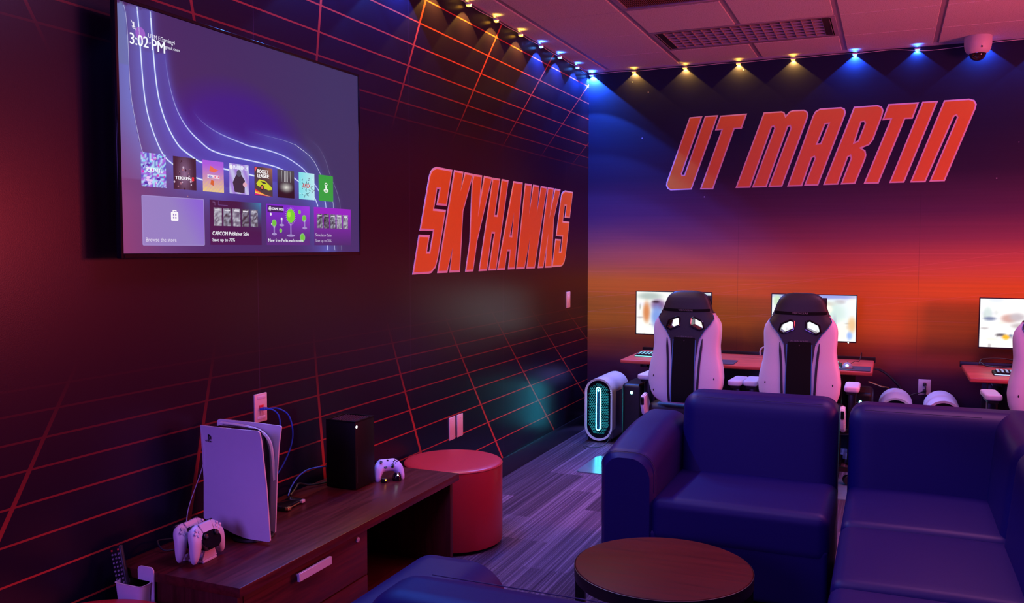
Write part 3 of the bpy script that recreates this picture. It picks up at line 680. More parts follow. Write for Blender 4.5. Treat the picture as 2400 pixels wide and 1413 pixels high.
for k, w, col in (('A', .0022, (180, 185, 225)), ('B', .0042, (228, 240, 255)), ('C', .0046, (232, 244, 255)), ('D', .0040, (225, 228, 255)), ('E', .0036, (215, 215, 250)), ('F', .0028, (200, 205, 235)), ('G', .0016, (150, 150, 185))):
    pts = [p for p in crv[k] if SZ0 < p[1] < SZ1]
    fd = dict(A=.05, B=.02, C=.02, D=.30, E=.30, F=.35, G=.5)[k]
    if k in 'BCDE': D.ribbon([(p[0], p[1]) for p in pts], w*1.7, (130, 150, 232), 1, (fd,))
    n = len(pts)
    D.ribbon([(p[0], p[1]) for p in pts], w*.8, col, 2, (fd,))
D.disc(2.2211, 2.2440, .021, (150, 95, 200), 2)
D.fit('3:02', 2.177, 2.254, 2.2035, .035, (245, 248, 255), 4, bold=.0010); D.fit('PM', 2.269, 2.3265, 2.2000, .037, (245, 248, 255), 4, bold=.0010)
D.fit('UTM EGaming4', 2.2549, 2.3726, 2.2385, .0135, (225, 222, 240), 3, bold=.0002)
D.fit('ut', 2.2557, 2.2665, 2.2185, .010, (205, 200, 225), 3); D.fit('gmail.com', 2.327, 2.393, 2.2185, .0105, (225, 222, 240), 3, bold=.0002)
D.rrect(2.1905, 2.1965, 2.258, 2.276, .003, (240, 240, 250), 3); D.ribbon([(2.187, 2.262), (2.190, 2.255), (2.197, 2.255), (2.200, 2.262)], .0018, (240, 240, 250), 3); D.ribbon([(2.183, 2.280), (2.204, 2.250)], .002, (240, 240, 250), 3)
# row of game covers (plain abstract designs with their titles)
CX = [2.2072, 2.3494, 2.4905, 2.6297, 2.7714, 2.9118, 3.051, 3.1913]; CW = .111; CZ0, CZ1 = 1.748, 1.860
random.seed(3)
def cover(i, fn): D.grid(CX[i]+.002, CX[i]+CW, CZ0, CZ1, 16, 16, fn, 5)
def rays(x0, zc, cols):
    def f(x, z):
        a = math.atan2(z-zc, x-x0)*5.2; k = .5+.5*sin(a*1.7); return lerp(cols[0], cols[1], k) if int(a*2) % 3 else cols[2]
    return f
cover(0, rays(CX[0]+.055, 1.79, ((70, 80, 200), (180, 110, 230), (165, 225, 250)))); D.fit('FORTNITE', CX[0]+.022, CX[0]+.094, 1.797, .015, (230, 250, 255), 7, bold=.0009)
for _ in range(26): D.disc(CX[0]+.008+random.random()*.095, CZ0+.008+random.random()*.096, .003+.006*random.random(), random.choice([(210, 60, 190), (120, 220, 250), (60, 50, 170), (230, 200, 250)]), 6, rz=.004)
cover(1, lambda x, z: lerp((40, 30, 48), (150, 120, 160), max(0, 1-math.hypot((x-CX[1]-.055)*22, (z-1.80)*11))*.9)); 
for _ in range(34): D.disc(CX[1]+.055+random.gauss(0, .018), 1.80+random.gauss(0, .026), .004*random.random()+.001, random.choice([(200, 180, 205), (120, 90, 120), (30, 22, 35), (160, 110, 130)]), 6)
D.fit('TEKKEN', CX[1]+.010, CX[1]+.086, 1.782, .010, (250, 248, 255), 7, bold=.0008); D.fit('8', CX[1]+.089, CX[1]+.100, 1.780, .014, (235, 40, 60), 7, bold=.0006)
cover(2, lambda x, z: lerp((240, 215, 120) if int((x*.8+z)*150) % 2 else (225, 190, 160), (170, 90, 225), (z-CZ0)/.10))
D.rect(CX[2]+.026, CX[2]+.088, 1.797, 1.809, (245, 235, 245), 6); D.fit('NBA', CX[2]+.028, CX[2]+.052, 1.7985, .0085, (60, 60, 190), 7, bold=.0004); D.fit('2K24', CX[2]+.055, CX[2]+.086, 1.7985, .0085, (225, 30, 110), 7, bold=.0004)
D.poly([(CX[2]+.035, 1.822), (CX[2]+.06, 1.818), (CX[2]+.085, 1.828), (CX[2]+.062, 1.833), (CX[2]+.042, 1.842)], (235, 110, 80), 6); D.poly([(CX[2]+.04, 1.775), (CX[2]+.058, 1.77), (CX[2]+.06, 1.788), (CX[2]+.045, 1.792)], (215, 100, 50), 6)
cover(3, lambda x, z: lerp((150, 110, 215), (205, 215, 240), .5+.5*sin(x*130+z*60)*.7))
D.disc(CX[3]+.013, CZ1-.013, .009, (245, 245, 250), 6); D.fit('MADDEN 24', CX[3]+.025, CX[3]+.105, CZ1-.020, .0145, (235, 240, 255), 7, bold=.0007)
D.poly([(CX[3]+.03, 1.755), (CX[3]+.085, 1.752), (CX[3]+.088, 1.80), (CX[3]+.068, 1.822), (CX[3]+.04, 1.82), (CX[3]+.02, 1.79)], (40, 42, 62), 6); D.disc(CX[3]+.055, 1.826, .013, (70, 80, 100), 7); D.disc(CX[3]+.088, 1.785, .012, (225, 170, 190), 7, rz=.009)
cover(4, lambda x, z: lerp((70, 60, 62), (200, 120, 90), max(0, (x-CX[4])*10-.3)*max(0, (z-1.79)*14)))
for k, c in enumerate([(225, 40, 60), (245, 150, 60), (250, 210, 90), (225, 30, 130)]): D.poly([(CX[4]+.004, 1.775-.006*k), (CX[4]+.004, 1.769-.006*k), (CX[4]+.06+.012*k, CZ0+.001), (CX[4]+.072+.012*k, CZ0+.001)], c, 6)
D.poly([(CX[4]+.004, 1.835), (CX[4]+.004, CZ1-.002), (CX[4]+.018, CZ1-.002)], (240, 80, 90), 6)
D.fit('ROCKET', CX[4]+.021, CX[4]+.087, CZ1-.024, .014, (250, 248, 250), 7, bold=.0010); D.fit('LEAGUE', CX[4]+.021, CX[4]+.089, CZ1-.041, .014, (250, 248, 250), 7, bold=.0010)
D.poly([(CX[4]+.012, 1.795), (CX[4]+.030, 1.812), (CX[4]+.065, 1.808), (CX[4]+.104, 1.785), (CX[4]+.106, 1.775), (CX[4]+.085, 1.772), (CX[4]+.02, 1.786)], (205, 215, 40), 8); D.disc(CX[4]+.046, 1.781, .011, (40, 35, 35), 9); D.disc(CX[4]+.046, 1.781, .006, (220, 120, 90), 10); D.poly([(CX[4]+.035, 1.806), (CX[4]+.06, 1.804), (CX[4]+.078, 1.796), (CX[4]+.05, 1.797)], (40, 50, 50), 9)
cover(5, lambda x, z: lerp(lerp((20, 14, 26), (70, 74, 80), (z-CZ0-.02)*14), (235, 235, 225), max(0, 1-math.hypot((x-CX[5]-.058)*20, (z-1.790)*42))))
for k in range(7): D.ribbon([(CX[5]+.03+.009*k, CZ1-.003), (CX[5]+.026+.010*k, 1.812)], .003, random.choice([(170, 175, 180), (120, 120, 130), (205, 205, 210)]), 6)
cover(6, lambda x, z: lerp((120, 225, 235), (190, 240, 245), (x-CX[6])*9))
for _ in range(40): 
    ax = CX[6]+.012+random.random()*.088; az = 1.762+random.random()*.082; D.ribbon([(ax, az), (ax+random.gauss(0, .008), az+random.gauss(0, .010))], .0025, random.choice([(50, 110, 120), (90, 80, 110), (230, 250, 252), (40, 70, 90)]), 6)
D.fit('APEX', CX[6]+.026, CX[6]+.082, 1.797, .018, (205, 45, 60), 8, bold=.0005)
D.rrect(CX[7]+.001, CX[7]+.108, CZ0, CZ1, .004, (38, 160, 62), 5)
gx, gz = CX[7]+.055, 1.806
D.disc(gx, gz+.014, .011, (235, 245, 235), 6, rz=.008); D.disc(gx, gz+.015, .006, (38, 160, 62), 7, rz=.003); D.disc(gx, gz+.002, .008, (235, 245, 235), 6, rz=.005); D.rect(gx-.004, gx+.004, gz-.006, gz+.004, (235, 245, 235), 6); D.disc(gx, gz-.012, .018, (235, 245, 235), 6, rz=.009); D.disc(gx, gz-.014, .010, (38, 160, 62), 7, rz=.003)
# lower row of tiles
TX_ = [2.2076, 2.5252, 2.8401, 3.1551]; TW = .285; TZ0, TZ1 = 1.556, 1.7195
D.rrect(TX_[0], TX_[0]+TW+.004, TZ0-.003, TZ1, .005, (150, 138, 205), 5)
D.grid(TX_[0]+.004, TX_[0]+TW, TZ0, TZ1-.003, 12, 8, lambda x, z: lerp((140, 128, 196), (132, 100, 216), max(0, (x-TX_[0]-.17)*7+(z-1.64)*5)), 6)
bx, bz2 = 2.353, 1.655
D.rrect(bx-.017, bx+.017, bz2-.017, bz2+.014, .004, (250, 250, 255), 7); D.rrect(bx-.009, bx+.009, bz2+.012, bz2+.020, .002, (250, 250, 255), 7); D.rect(bx-.005, bx+.005, bz2+.0135, bz2+.0165, (140, 128, 196), 8)
for a in (-1, 1):
    for b in (-1, 1): D.rect(bx+a*.005-.0028, bx+a*.005+.0028, bz2-.001+b*.0052-.003, bz2-.001+b*.0052+.003, (130, 110, 190), 8)
D.fit('Browse the store', 2.2225, 2.3587, 1.5665, .0130, (228, 225, 245), 7)
D.grid(TX_[1], TX_[1]+TW, TZ0, TZ1, 14, 10, lambda x, z: lerp(lerp((60, 16, 80), (48, 20, 60), (z-TZ0)*6), (40, 165, 215), max(0, (x-2.68)*6)*max(0, (z-1.61)*9)), 5)
def mini(x, w, z0, z1, i):
    random.seed(50+i); a, b = random.choice([((40, 40, 55), (190, 195, 215)), ((90, 85, 110), (210, 215, 225)), ((25, 25, 40), (150, 150, 170))]), 0
    D.grid(x, x+w, z0, z1, 5, 9, lambda p, q: lerp(a[0], a[1], random.random()*.9), 7)
    D.rect(x+w*.15, x+w*.85, z1-.010, z1-.006, (225, 225, 235), 8)
for i in range(5): mini(2.5450+.0505*i, .042, 1.626, 1.692, i)
D.ribbon([(2.540, 1.712), (2.552, 1.712), (2.552, 1.700)], .001, (150, 120, 180), 6); D.ribbon([(2.57, 1.718), (2.57, 1.702), (2.62, 1.702)], .001, (130, 100, 180), 6)
D.fit('CAPCOM Publisher Sale', 2.5364, 2.7332, 1.5915, .0135, (245, 245, 252), 8, bold=.0005); D.fit('Save up to 70%', 2.5357, 2.6554, 1.5690, .0120, (235, 235, 248), 8, bold=.0002)
D.grid(TX_[2], TX_[2]+TW, TZ0, TZ1, 14, 10, lambda x, z: lerp((84, 42, 128), lerp((120, 40, 205), (160, 60, 225), (x-2.95)*5), (z-1.585)*9), 5)
D.rect(TX_[2]+.008, TX_[2]+.108, 1.688, 1.714, (50, 28, 92), 6); D.disc(2.864, 1.701, .0085, (240, 240, 250), 7); D.ribbon([(2.859, 1.706), (2.869, 1.696)], .0018, (50, 28, 92), 8); D.ribbon([(2.869, 1.706), (2.859, 1.696)], .0018, (50, 28, 92), 8)
D.fit('GAME PASS', 2.877, 2.950, 1.6955, .0105, (245, 245, 252), 8, bold=.0006)
for k in range(24): a = 2*pi*k/24; D.ribbon([(2.995+.026*cos(a), 1.676+.026*sin(a)), (2.995+.036*cos(a), 1.676+.036*sin(a))], .002, (200, 160, 225), 6)
D.disc(2.995, 1.676, .028, (120, 215, 40), 7); D.disc(2.985, 1.682, .012, (165, 235, 60), 8)
for a, b, r in ((2.888, 1.644, .015), (3.086, 1.668, .015), (3.055, 1.694, .009), (2.868, 1.679, .006), (2.936, 1.662, .006), (2.929, 1.615, .009), (3.073, 1.588, .018), (2.872, 1.640, .003)):
    D.disc(a, b, r, (130, 190, 120) if r > .007 else (215, 205, 240), 7); D.disc(a, b, r*.7, (110, 200, 60) if r > .007 else (240, 235, 250), 8)
for a, b, h in ((2.888, 1.600, .028), (2.995, 1.595, .045), (3.089, 1.628, .030), (2.936, 1.637, .018)):
    D.rect(a-.004, a+.004, b, b+h, (150, 130, 200), 7); D.disc(a, b+h, .005, (185, 165, 225), 8); D.disc(a, b, .016 if h < .04 else .028, (165, 145, 205), 7, rz=.005)
D.fit('New free Perks each month', 2.8513, 3.0755, 1.5690, .0125, (242, 242, 250), 9, bold=.0002)
D.grid(TX_[3], TX_[3]+.281, TZ0, TZ1, 12, 8, lambda x, z: lerp((70, 40, 110), (150, 36, 196), (z-TZ0)*7), 5)
for i in range(5): mini(3.176+.0492*i, .040, 1.630, 1.692, i+7)
D.fit('Simulator Sale', 3.1638, 3.2821, 1.5940, .0125, (215, 205, 232), 8); D.fit('Save up to 70%', 3.1633, 3.2816, 1.5700, .0120, (200, 190, 222), 8)
D.build('screen', 'tv_display', t)
# ================================================================ CREDENZA
CX0, CX1, CY0, CY1, CT = .035, .555, 2.115, 3.625, .50
t = thing('credenza', 'low mahogany credenza against the left wall under the television', 'cabinet', (0, 0, 0))
bm = bmesh.new(); box(bm, CX0, CX1, CY0, CY1, CT-.032, CT, bev=.0025); link('top', bm, 'cabinet', t)
link('side_panel', B(CX0+.01, CX1-.02, CY0+.012, CY0+.037, .03, CT-.032, bev=.001), 'cabinet_v', t)
link('side_panel', B(CX0+.01, CX1-.02, CY1-.055, CY1-.03, .03, CT-.032, bev=.001), 'cabinet_v', t)
link('divider', B(CX0+.01, CX1-.04, 2.872, 2.895, .06, CT-.032, bev=.001), 'cabinet_v', t)
link('back_panel', B(CX0+.01, CX0+.02, CY0+.037, CY1-.055, .06, CT-.032), 'dark_inside', t)
link('bottom_shelf', B(CX0+.02, CX1-.035, CY0+.037, CY1-.055, .06, .085, bev=.001), 'cabinet', t)
link('plinth', B(CX0+.03, CX1-.07, CY0+.05, CY1-.07, 0, .06), 'dark_inside', t)
dr = link('drawer', B(CX1-.040, CX1-.020, CY0+.040, 2.868, .285, CT-.040, bev=.0015), 'cabinet', t)
dr2 = link('drawer', B(CX1-.040, CX1-.020, CY0+.040, 2.868, .066, .279, bev=.0015), 'cabinet', t)
for par, z in ((dr, .432), (dr2, .225)):
    bm = bmesh.new(); box(bm, CX1-.002, CX1+.008, 2.403, 2.592, z-.014, z+.014, bev=.001, seg=1)
    for y in (2.425, 2.570): cyl(bm, (CX1-.010, y, z), .005, .022, 'x', 12)
    link('handle', bm, 'steel', par)
bm = bmesh.new(); cyl(bm, (CX1-.017, 2.797, .440), .0095, .006, 'x', 24); cyl(bm, (CX1-.0135, 2.797, .440), .0055, .004, 'x', 20); link('lock', bm, 'steel', dr)
link('keyhole', B(CX1-.0118, CX1-.0108, 2.7958, 2.7982, .4365, .4435), 'black', dr)

# ---------------------------------------------------------------- white console with curved side panels
def console():
    t = thing('game_console', 'tall white game console with black core standing on the credenza', 'game console', (.24, 2.525, CT))
    # local x from wall to room, y away from camera
    def panel(y0, y1, near):
        # outline in x (-.14 wall side .. +.14 room side), z
        if near:
            o = [(-.140, .408), (.118, .408), (.124, .402), (.147, .016), (.142, .011), (.045, .013), (-.01, .024), (-.06, .040), (-.146, .060), (-.150, .064)]
        else:
            o = [(-.178, .398), (-.170, .404), (.108, .399), (.112, .395), (.088, .008), (.083, .004), (.0, .006), (-.06, .02), (-.15, .05)]
        bm = bmesh.new(); N = 10
        # sides bulge: build front skin and rear skin with curvature across x
        xs = [p[0] for p in o]
        def sk(x, z, d):
            u = (x+.15)/.30; c = .012*(1-(2*u-1)**2)*(1 if near else -1)
            flare = .018*max(0, (z-.25)/.16)**2*(1 if near else -1)
            return Vector((x, d-c*0.6-flare, z))
        # grid clip: build as strips between top and bottom outline
        def zr(x):
            zs = []
            n = len(o)
            for i in range(n):
                a, b = o[i], o[(i+1) % n]
                if (a[0]-x)*(b[0]-x) <= 0 and a[0] != b[0]: zs.append(a[1]+(b[1]-a[1])*(x-a[0])/(b[0]-a[0]))
            return (min(zs), max(zs)) if zs else (0, 0)
        X = sorted(set([xs[0]+.0001, max(xs)-.0001, min(xs)+.0001]+[min(xs)+(max(xs)-min(xs))*k/28 for k in range(1, 28)]+[x for x in xs if min(xs)+.001 < x < max(xs)-.001]))
        A = []; Bk = []
        for x in X:
            lo, hi = zr(x)
            A.append([bm.verts.new(sk(x, lo+(hi-lo)*k/14, y0)) for k in range(15)]); Bk.append([bm.verts.new(sk(x, lo+(hi-lo)*k/14, y1)) for k in range(15)])
        for i in range(len(X)-1):
            for k in range(14):
                bm.faces.new((A[i][k], A[i+1][k], A[i+1][k+1], A[i][k+1])); bm.faces.new((Bk[i][k], Bk[i][k+1], Bk[i+1][k+1], Bk[i+1][k]))
            bm.faces.new((A[i][0], Bk[i][0], Bk[i+1][0], A[i+1][0])); bm.faces.new((A[i][-1], A[i+1][-1], Bk[i+1][-1], Bk[i][-1]))
        for k in range(14):
            bm.faces.new((A[0][k], A[0][k+1], Bk[0][k+1], Bk[0][k])); bm.faces.new((A[-1][k], Bk[-1][k], Bk[-1][k+1], A[-1][k+1]))
        bmesh.ops.remove_doubles(bm, verts=bm.verts[:], dist=.00005)
        return bm
    near = link('side_panel', panel(-.052, -.046, True), 'white_shell', t)
    far = link('side_panel', panel(.046, .052, False), 'white_shell', t)
    # black core, rounded at the top front
    o = [(-.135, .03), (-.135, .392), (.02, .388), (.045, .378), (.064, .352), (.072, .31), (.074, .25), (.070, .02), (.06, .006), (-.10, .006)]
    bm = bmesh.new(); prism(bm, o, -.044, .044, 'xz'); bmesh.ops.bevel(bm, geom=bm.edges[:], offset=.004, segments=2, affect='EDGES'); link('core', bm, 'gloss_black', t)
    # inner white lip of the far panel curving round the core
    lip = smooth_path([(-.150, .042, .396), (-.04, .041, .392), (.03, .040, .380), (.072, .040, .35), (.086, .042, .30), (.089, .048, .20)], 5)
    secs = []
    for k, p in enumerate(lip):
        w = .0045
        secs.append([p+Vector((0, -.004, 0)), p+Vector((w, -.0, w*.8)), p+Vector((w, .006, w*.8)), p+Vector((0, .006, 0))])
    bm = bmesh.new(); loft(bm, secs); link('panel_lip', bm, 'white_shell', t)
    bm = bmesh.new(); lathe(bm, [(0, 0), (.072, 0), (.074, .003), (.070, .009), (.0, .011)], c=(0.03, 0, .0005)); link('stand', bm, 'black', t)
    # emblem: an upright letter P standing on a lying letter S
    bm = bmesh.new(); f = lambda a, b, d: Vector((a-.105, -.0705-d, b+.352)) ; ff = lambda a, b: f(a, b, 0)
    fill(bm, [(-.001, 0), (.003, -.0015), (.003, .020), (.0075, .019), (.0085, .015), (.0085, .011), (.0045, .010), (.0045, .0075), (.009, .0075), (.012, .011), (.012, .017), (.010, .0215), (.004, .0245), (-.001, .026)], [], f, 0, .0006)
    fill(bm, [(-.003, .006), (-.011, .0035), (-.013, .001), (-.010, -.001), (-.003, .0005), (-.003, .0025), (-.008, .001), (-.009, .002), (-.003, .004)], [], f, 0, .0006)
    fill(bm, [(.005, .001), (.012, .003), (.014, .0005), (.005, -.0035), (.005, -.001), (.0105, .001), (.009, .0015), (.005, 0)], [], f, 0, .0006)
    link('emblem', bm, 'logo_dark', near, smooth=False)
    return t
console()

# ---------------------------------------------------------------- black box console
t = thing('game_console', 'matte black box-shaped game console standing on the credenza', 'game console', (.2025, 3.2605, CT))
bm = bmesh.new(); box(bm, -.0755, .0755, -.0755, .0755, .004, .294, bev=.002); link('body', bm, 'xbox_black', t)
bm = bmesh.new(); cyl(bm, (0, 0, .0022), .062, .004); link('foot', bm, 'black', t)
# top vent: raised rim and a grid of round-edged holes in a recessed plate
bm = bmesh.new()
for i in range(10):
    for j in range(10):
        x = -.063+.014*i; y = -.063+.014*j; d = math.hypot(x, y)
        g = bmesh.ops.create_cone(bm, cap_ends=False, segments=10, radius1=.0056, radius2=.0045, depth=.004, matrix=Matrix.Translation((x, y, .2962)))
M['vent_rim'] = mat('vent_rim', (.10, .055, .05), .35)
link('vent', bm, 'vent_rim', t)
bm = bmesh.new()
for a in ((-.0755, .0755, -.0755, -.070), (-.0755, .0755, .070, .0755), (-.0755, -.070, -.070, .070), (.070, .0755, -.070, .070)): box(bm, *a, .294, .301, bev=.0008, seg=1)
link('top_rim', bm, 'xbox_black', t)
bm = bmesh.new(); cyl(bm, (.0760, -.066, .276), .0058, .001, 'x', 24); link('power_button', bm, 'white_dot', t)
link('disc_slot', B(.0752, .0758, -.064, -.061, .03, .15), 'black', t)
bm = bmesh.new(); cyl(bm, (.0760, .058, .04), .002, .001, 'x', 12); link('pairing_button', bm, 'black', t)

# ---------------------------------------------------------------- game pads
def pad_outline(scale=1.0):
    """half outline of a game pad seen from the top: x sideways, y away from the player (grips at -y)"""
    return [(0, .030), (.030, .031), (.050, .030), (.062, .024), (.072, .008), (.078, -.020), (.081, -.050), (.079, -.072), (.071, -.084), (.060, -.084), (.052, -.070), (.045, -.048), (.038, -.036), (.028, -.031), (0, -.031)]
def game_pad(parent, body, centre, second, hy0=.030, cy0=0., fat=1.):
    """shell, grips, sticks, d-pad, buttons; lies in local xy, top face up (+z)"""
    O = [(0, .031, -.030, .0170), (.012, .031, -.030, .0170), (.025, .032, -.031, .0172), (.035, .032, -.038, .0178), (.044, .031, -.055, .0185), (.053, .028, -.074, .0190), (.060, .023, -.083, .0185), (.067, .014, -.086, .0170), (.073, .001, -.084, .0145), (.0775, -.016, -.077, .0110), (.0800, -.032, -.068, .0070), (.0808, -.045, -.058, .0030)]
    R_o = [(-x, a_, b_, h) for x, a_, b_, h in O[:0:-1]]+O
    bm = bmesh.new(); secs = []
    for x, yt, yb, hz in R_o:
        yt += hy0-.030 if abs(x) < .05 else 0; cy = (yt+yb)/2; hy = (yt-yb)/2; sec = []
        for k in range(28):
            a_ = 2*pi*k/28; c_, s_ = cos(a_), sin(a_); y = cy+hy*abs(c_)**.75*(1 if c_ > 0 else -1); z = .004+hz*abs(s_)**.8*(1 if s_ > 0 else -1)*fat
            if y < -.02: z -= .42*(-.02-y)
            sec.append(Vector((x, y, z)))
        secs.append(sec)
    loft(bm, secs); g = link('shell', bm, body, parent)
    md = g.modifiers.new('s', 'SUBSURF'); md.levels = 1; md.render_levels = 1
    bpy.context.view_layer.update(); me = bpy.data.meshes.new_from_object(g.evaluated_get(bpy.context.evaluated_depsgraph_get())); g.modifiers.clear(); g.data = me
    for p in me.polygons: p.use_smooth = True
    return g
def charging_pad(loc, rz, label):
    t = thing('game_controller', label, 'game controller', loc, rz)
    hold = bpy.data.objects.new('h', None)
    # pad hangs with its grips down: tilt the flat pad so that its top faces the viewer
    R = Matrix.Rotation(radians(62), 4, 'X')
    start = set(bpy.data.objects)
    game_pad(t, 'matte_white', 'gloss_black', None)
    # touch panel, black centre, sticks, buttons
    bm = bmesh.new(); prism(bm, [(-.031, .027), (.031, .027), (.026, -.004), (.021, -.008), (-.021, -.008), (-.026, -.004)], .012, .0225, 'xy'); bmesh.ops.bevel(bm, geom=bm.edges[:], offset=.0015, segments=2, affect='EDGES'); link('touch_panel', bm, 'matte_white', t)
    bm = bmesh.new(); prism(bm, [(-.0275, .0), (.0275, .0), (.040, -.012), (.046, -.028), (.044, -.044), (.034, -.048), (.022, -.062), (-.022, -.062), (-.034, -.048), (-.044, -.044), (-.046, -.028), (-.040, -.012)], -.006, .0228, 'xy'); bmesh.ops.bevel(bm, geom=bm.edges[:], offset=.003, segments=3, affect='EDGES'); link('centre_panel', bm, 'gloss_black', t)
    for s in (-1, 1):
        bm = bmesh.new(); lathe(bm, [(.0, .018), (.006, .018), (.006, .0245), (.0085, .0265), (.0088, .029), (.0072, .030), (.004, .0288), (0, .0284)], c=(s*.026, -.017, 0), seg=24); link('thumbstick', bm, 'black', t)
        link('shoulder_button', B(s*.044-.012, s*.044+.012, .020, .0345, -.010, .008, bev=.004, seg=3), 'black', t)
        bm = bmesh.new(); tube(bm, [(s*.032, .029, .019), (s*.0275, .000, .0215), (s*.024, -.006, .0212)], .0007, 6); link('panel_seam', bm, 'logo_dark', t)
    for dx, dy in ((0, .010), (0, -.010), (.010, 0), (-.010, 0)):
        bm = bmesh.new(); cyl(bm, (-.052+dx, .003+dy, .0210), .0046, .006, seg=5); link('direction_key', bm, 'matte_white', t)
        bm = bmesh.new(); tube(bm, [(-.052+dx+.0052*cos(a), .003+dy+.0052*sin(a), .0215) for a in [2*pi*k/14 for k in range(14)]], .0005, 5, closed=True); link('key_ring', bm, 'print_grey', t)
        bm = bmesh.new(); lathe(bm, [(0, .0245), (.003, .0243), (.0043, .0235), (.0047, .017)], c=(.052+dx, .003+dy, 0), seg=20); link('action_button', bm, 'white_shell', t)
        bm = bmesh.new(); tube(bm, [(.052+dx+.0053*cos(a), .003+dy+.0053*sin(a), .0212) for a in [2*pi*k/16 for k in range(16)]], .0005, 5, closed=True); link('key_ring', bm, 'print_grey', t)
    for o in set(bpy.data.objects)-start:
        if o.type == 'MESH' and o.parent == t: o.data.transform(R)
    bpy.data.objects.remove(hold)
    return t
# charging dock under the two pads
DKX, DKY, DRZ = .245, 2.268, radians(93)
t = thing('charging_dock', 'small white charging dock holding the two white controllers on the credenza', 'charging dock', (DKX, DKY, CT), DRZ)
link('base', B(-.034, .034, -.056, .046, 0, .010, bev=.003), 'matte_white', t)
for y in (-.055, .006):
    bm = bmesh.new(); prism(bm, [(-.036, .010), (.036, .010), (.024, .040), (-.024, .040)], y, y+.006, 'xz'); bmesh.ops.bevel(bm, geom=bm.edges[:], offset=.0012, segments=1, affect='EDGES'); link('cradle', bm, 'matte_white', t)
link('end_fin', B(.040, .046, .006, .016, 0, .062, bev=.002), 'matte_white', t)
def dock_pt(dx, dy, z): return (DKX+dx*cos(DRZ)-dy*sin(DRZ), DKY+dx*sin(DRZ)+dy*cos(DRZ), CT+z)
charging_pad(dock_pt(0, -.030, .0935), DRZ, 'white game controller on the near cradle of the charging dock, black centre showing')
charging_pad(dock_pt(-.006, .024, .0955), DRZ, 'white game controller on the charging dock behind the near one, closer to the wall')
# blue pad lying beside the black console
t = thing('game_controller', 'violet-lit white game controller lying on the credenza beside the black console', 'game controller', (.296, 3.418, CT+.056), radians(47))
st = set(bpy.data.objects)
M['pad_blue'] = mat('pale_blue_plastic', (.52, .50, .78), .4, var=.04)
game_pad(t, 'pad_blue', 'black', None, .039, -.006, 1.08)
for x, y in ((-.040, .008), (.020, -.016)):
    bm = bmesh.new(); lathe(bm, [(.0105, .016), (.0105, .020), (.005, .019), (.005, .027), (.0078, .029), (.0078, .032), (0, .031)], c=(x, y, 0), seg=24); link('thumbstick', bm, 'black', t)
bm = bmesh.new(); lathe(bm, [(0, .020), (.0095, .0205), (.0105, .017)], c=(-.020, -.016, 0), seg=24); link('direction_disc', bm, 'black', t)
for dx, dy in ((0, .009), (0, -.009), (.009, 0), (-.009, 0)):
    bm = bmesh.new(); lathe(bm, [(0, .0250), (.003, .0245), (.0040, .0235), (.0042, .016)], c=(.040+dx, .008+dy, 0), seg=16); link('action_button', bm, 'gloss_black', t)
bm = bmesh.new(); lathe(bm, [(0, .0222), (.006, .022), (.0068, .018)], c=(0, .020, 0), seg=20); link('guide_button', bm, 'gloss_black', t)
for s in (-1, 1): link('shoulder_button', B(s*.045-.018, s*.045+.018, .022, .035, .0, .012, bev=.004, seg=3), 'gloss_black', t)
Rt = Matrix.Scale(.85, 4) @ Matrix.Rotation(radians(40), 4, 'X')
for o in set(bpy.data.objects)-st:
    if o.type == 'MESH' and o.parent == t: o.data.transform(Rt)
t = thing('status_light', 'small orange glowing charge light beside the violet-lit controller', 'indicator light', (.318, 3.350, CT))
link('case', B(-.012, .012, -.008, .008, 0, .018, bev=.003), 'black', t); bm = bmesh.new(); ellipsoid(bm, (.011, -.004, .013), .003, .004, .0035, 12, 8); link('lamp', bm, 'orange_dot', t)
t = thing('charging_puck', 'black round accessory with a white power light in front of the violet-lit controller', 'charger', (.352, 3.405, CT))
bm = bmesh.new(); lathe(bm, [(0, 0), (.019, 0), (.021, .006), (.018, .026), (.010, .036), (0, .038)], seg=28); link('body', bm, 'gloss_black', t)
bm = bmesh.new(); ellipsoid(bm, (.012, -.013, .027), .0034, .0034, .0034, 12, 8); link('lamp', bm, 'white_dot', t)

# small black video switch with metal connectors, and loose cables behind the consoles
t = thing('video_switch', 'flat black connector box with metal plugs between the two consoles', 'electronic box', (.150, 2.885, CT), radians(6))
link('case', B(-.030, .034, -.075, .060, 0, .020, bev=.003), 'gloss_black', t)
M['gold'] = mat('brass_connector', (.75, .55, .22), .3, metal=.8)
for y in (-.062, .045): link('plug', B(.028, .046, y-.012, y+.012, .006, .017, bev=.0015), 'gold' if y < 0 else 'steel', t)
link('edge_strip', B(.0342, .0352, -.045, .03, .007, .011), 'gold', t)
def cable(pts, r, m, label, n=8):
    bm = bmesh.new(); tube(bm, smooth_path(pts, n), r, 8); return tag(link('cable', bm, m), label, 'cable')
cable([(.09, 2.98, .512), (.08, 3.03, .530), (.06, 3.08, .535), (.07, 3.14, .515), (.095, 3.22, .508), (.105, 3.30, .506)], .004, 'cable_black', 'black cable looping on the credenza between the switch box and the black console')
cable([(.07, 2.99, .506), (.05, 3.04, .530), (.05, 3.09, .562), (.06, 3.15, .580), (.095, 3.23, .578), (.108, 3.30, .56)], .003, 'ethernet_blue', 'blue cable entering the back of the black console')
cable([(.06, 2.60, .82), (.035, 2.567, .80), (.03, 2.526, .706), (.03, 2.469, .609), (.03, 2.450, .543), (.045, 2.44, .504)], .0018, 'cable_white', 'thin pale cable hanging behind the left side of the white console')
cable([(.05, 2.40, .504), (.045, 2.33, .520), (.06, 2.28, .530), (.10, 2.27, .508), (.13, 2.32, .504)], .003, 'cable_black', 'black cable bunched behind the white controllers')

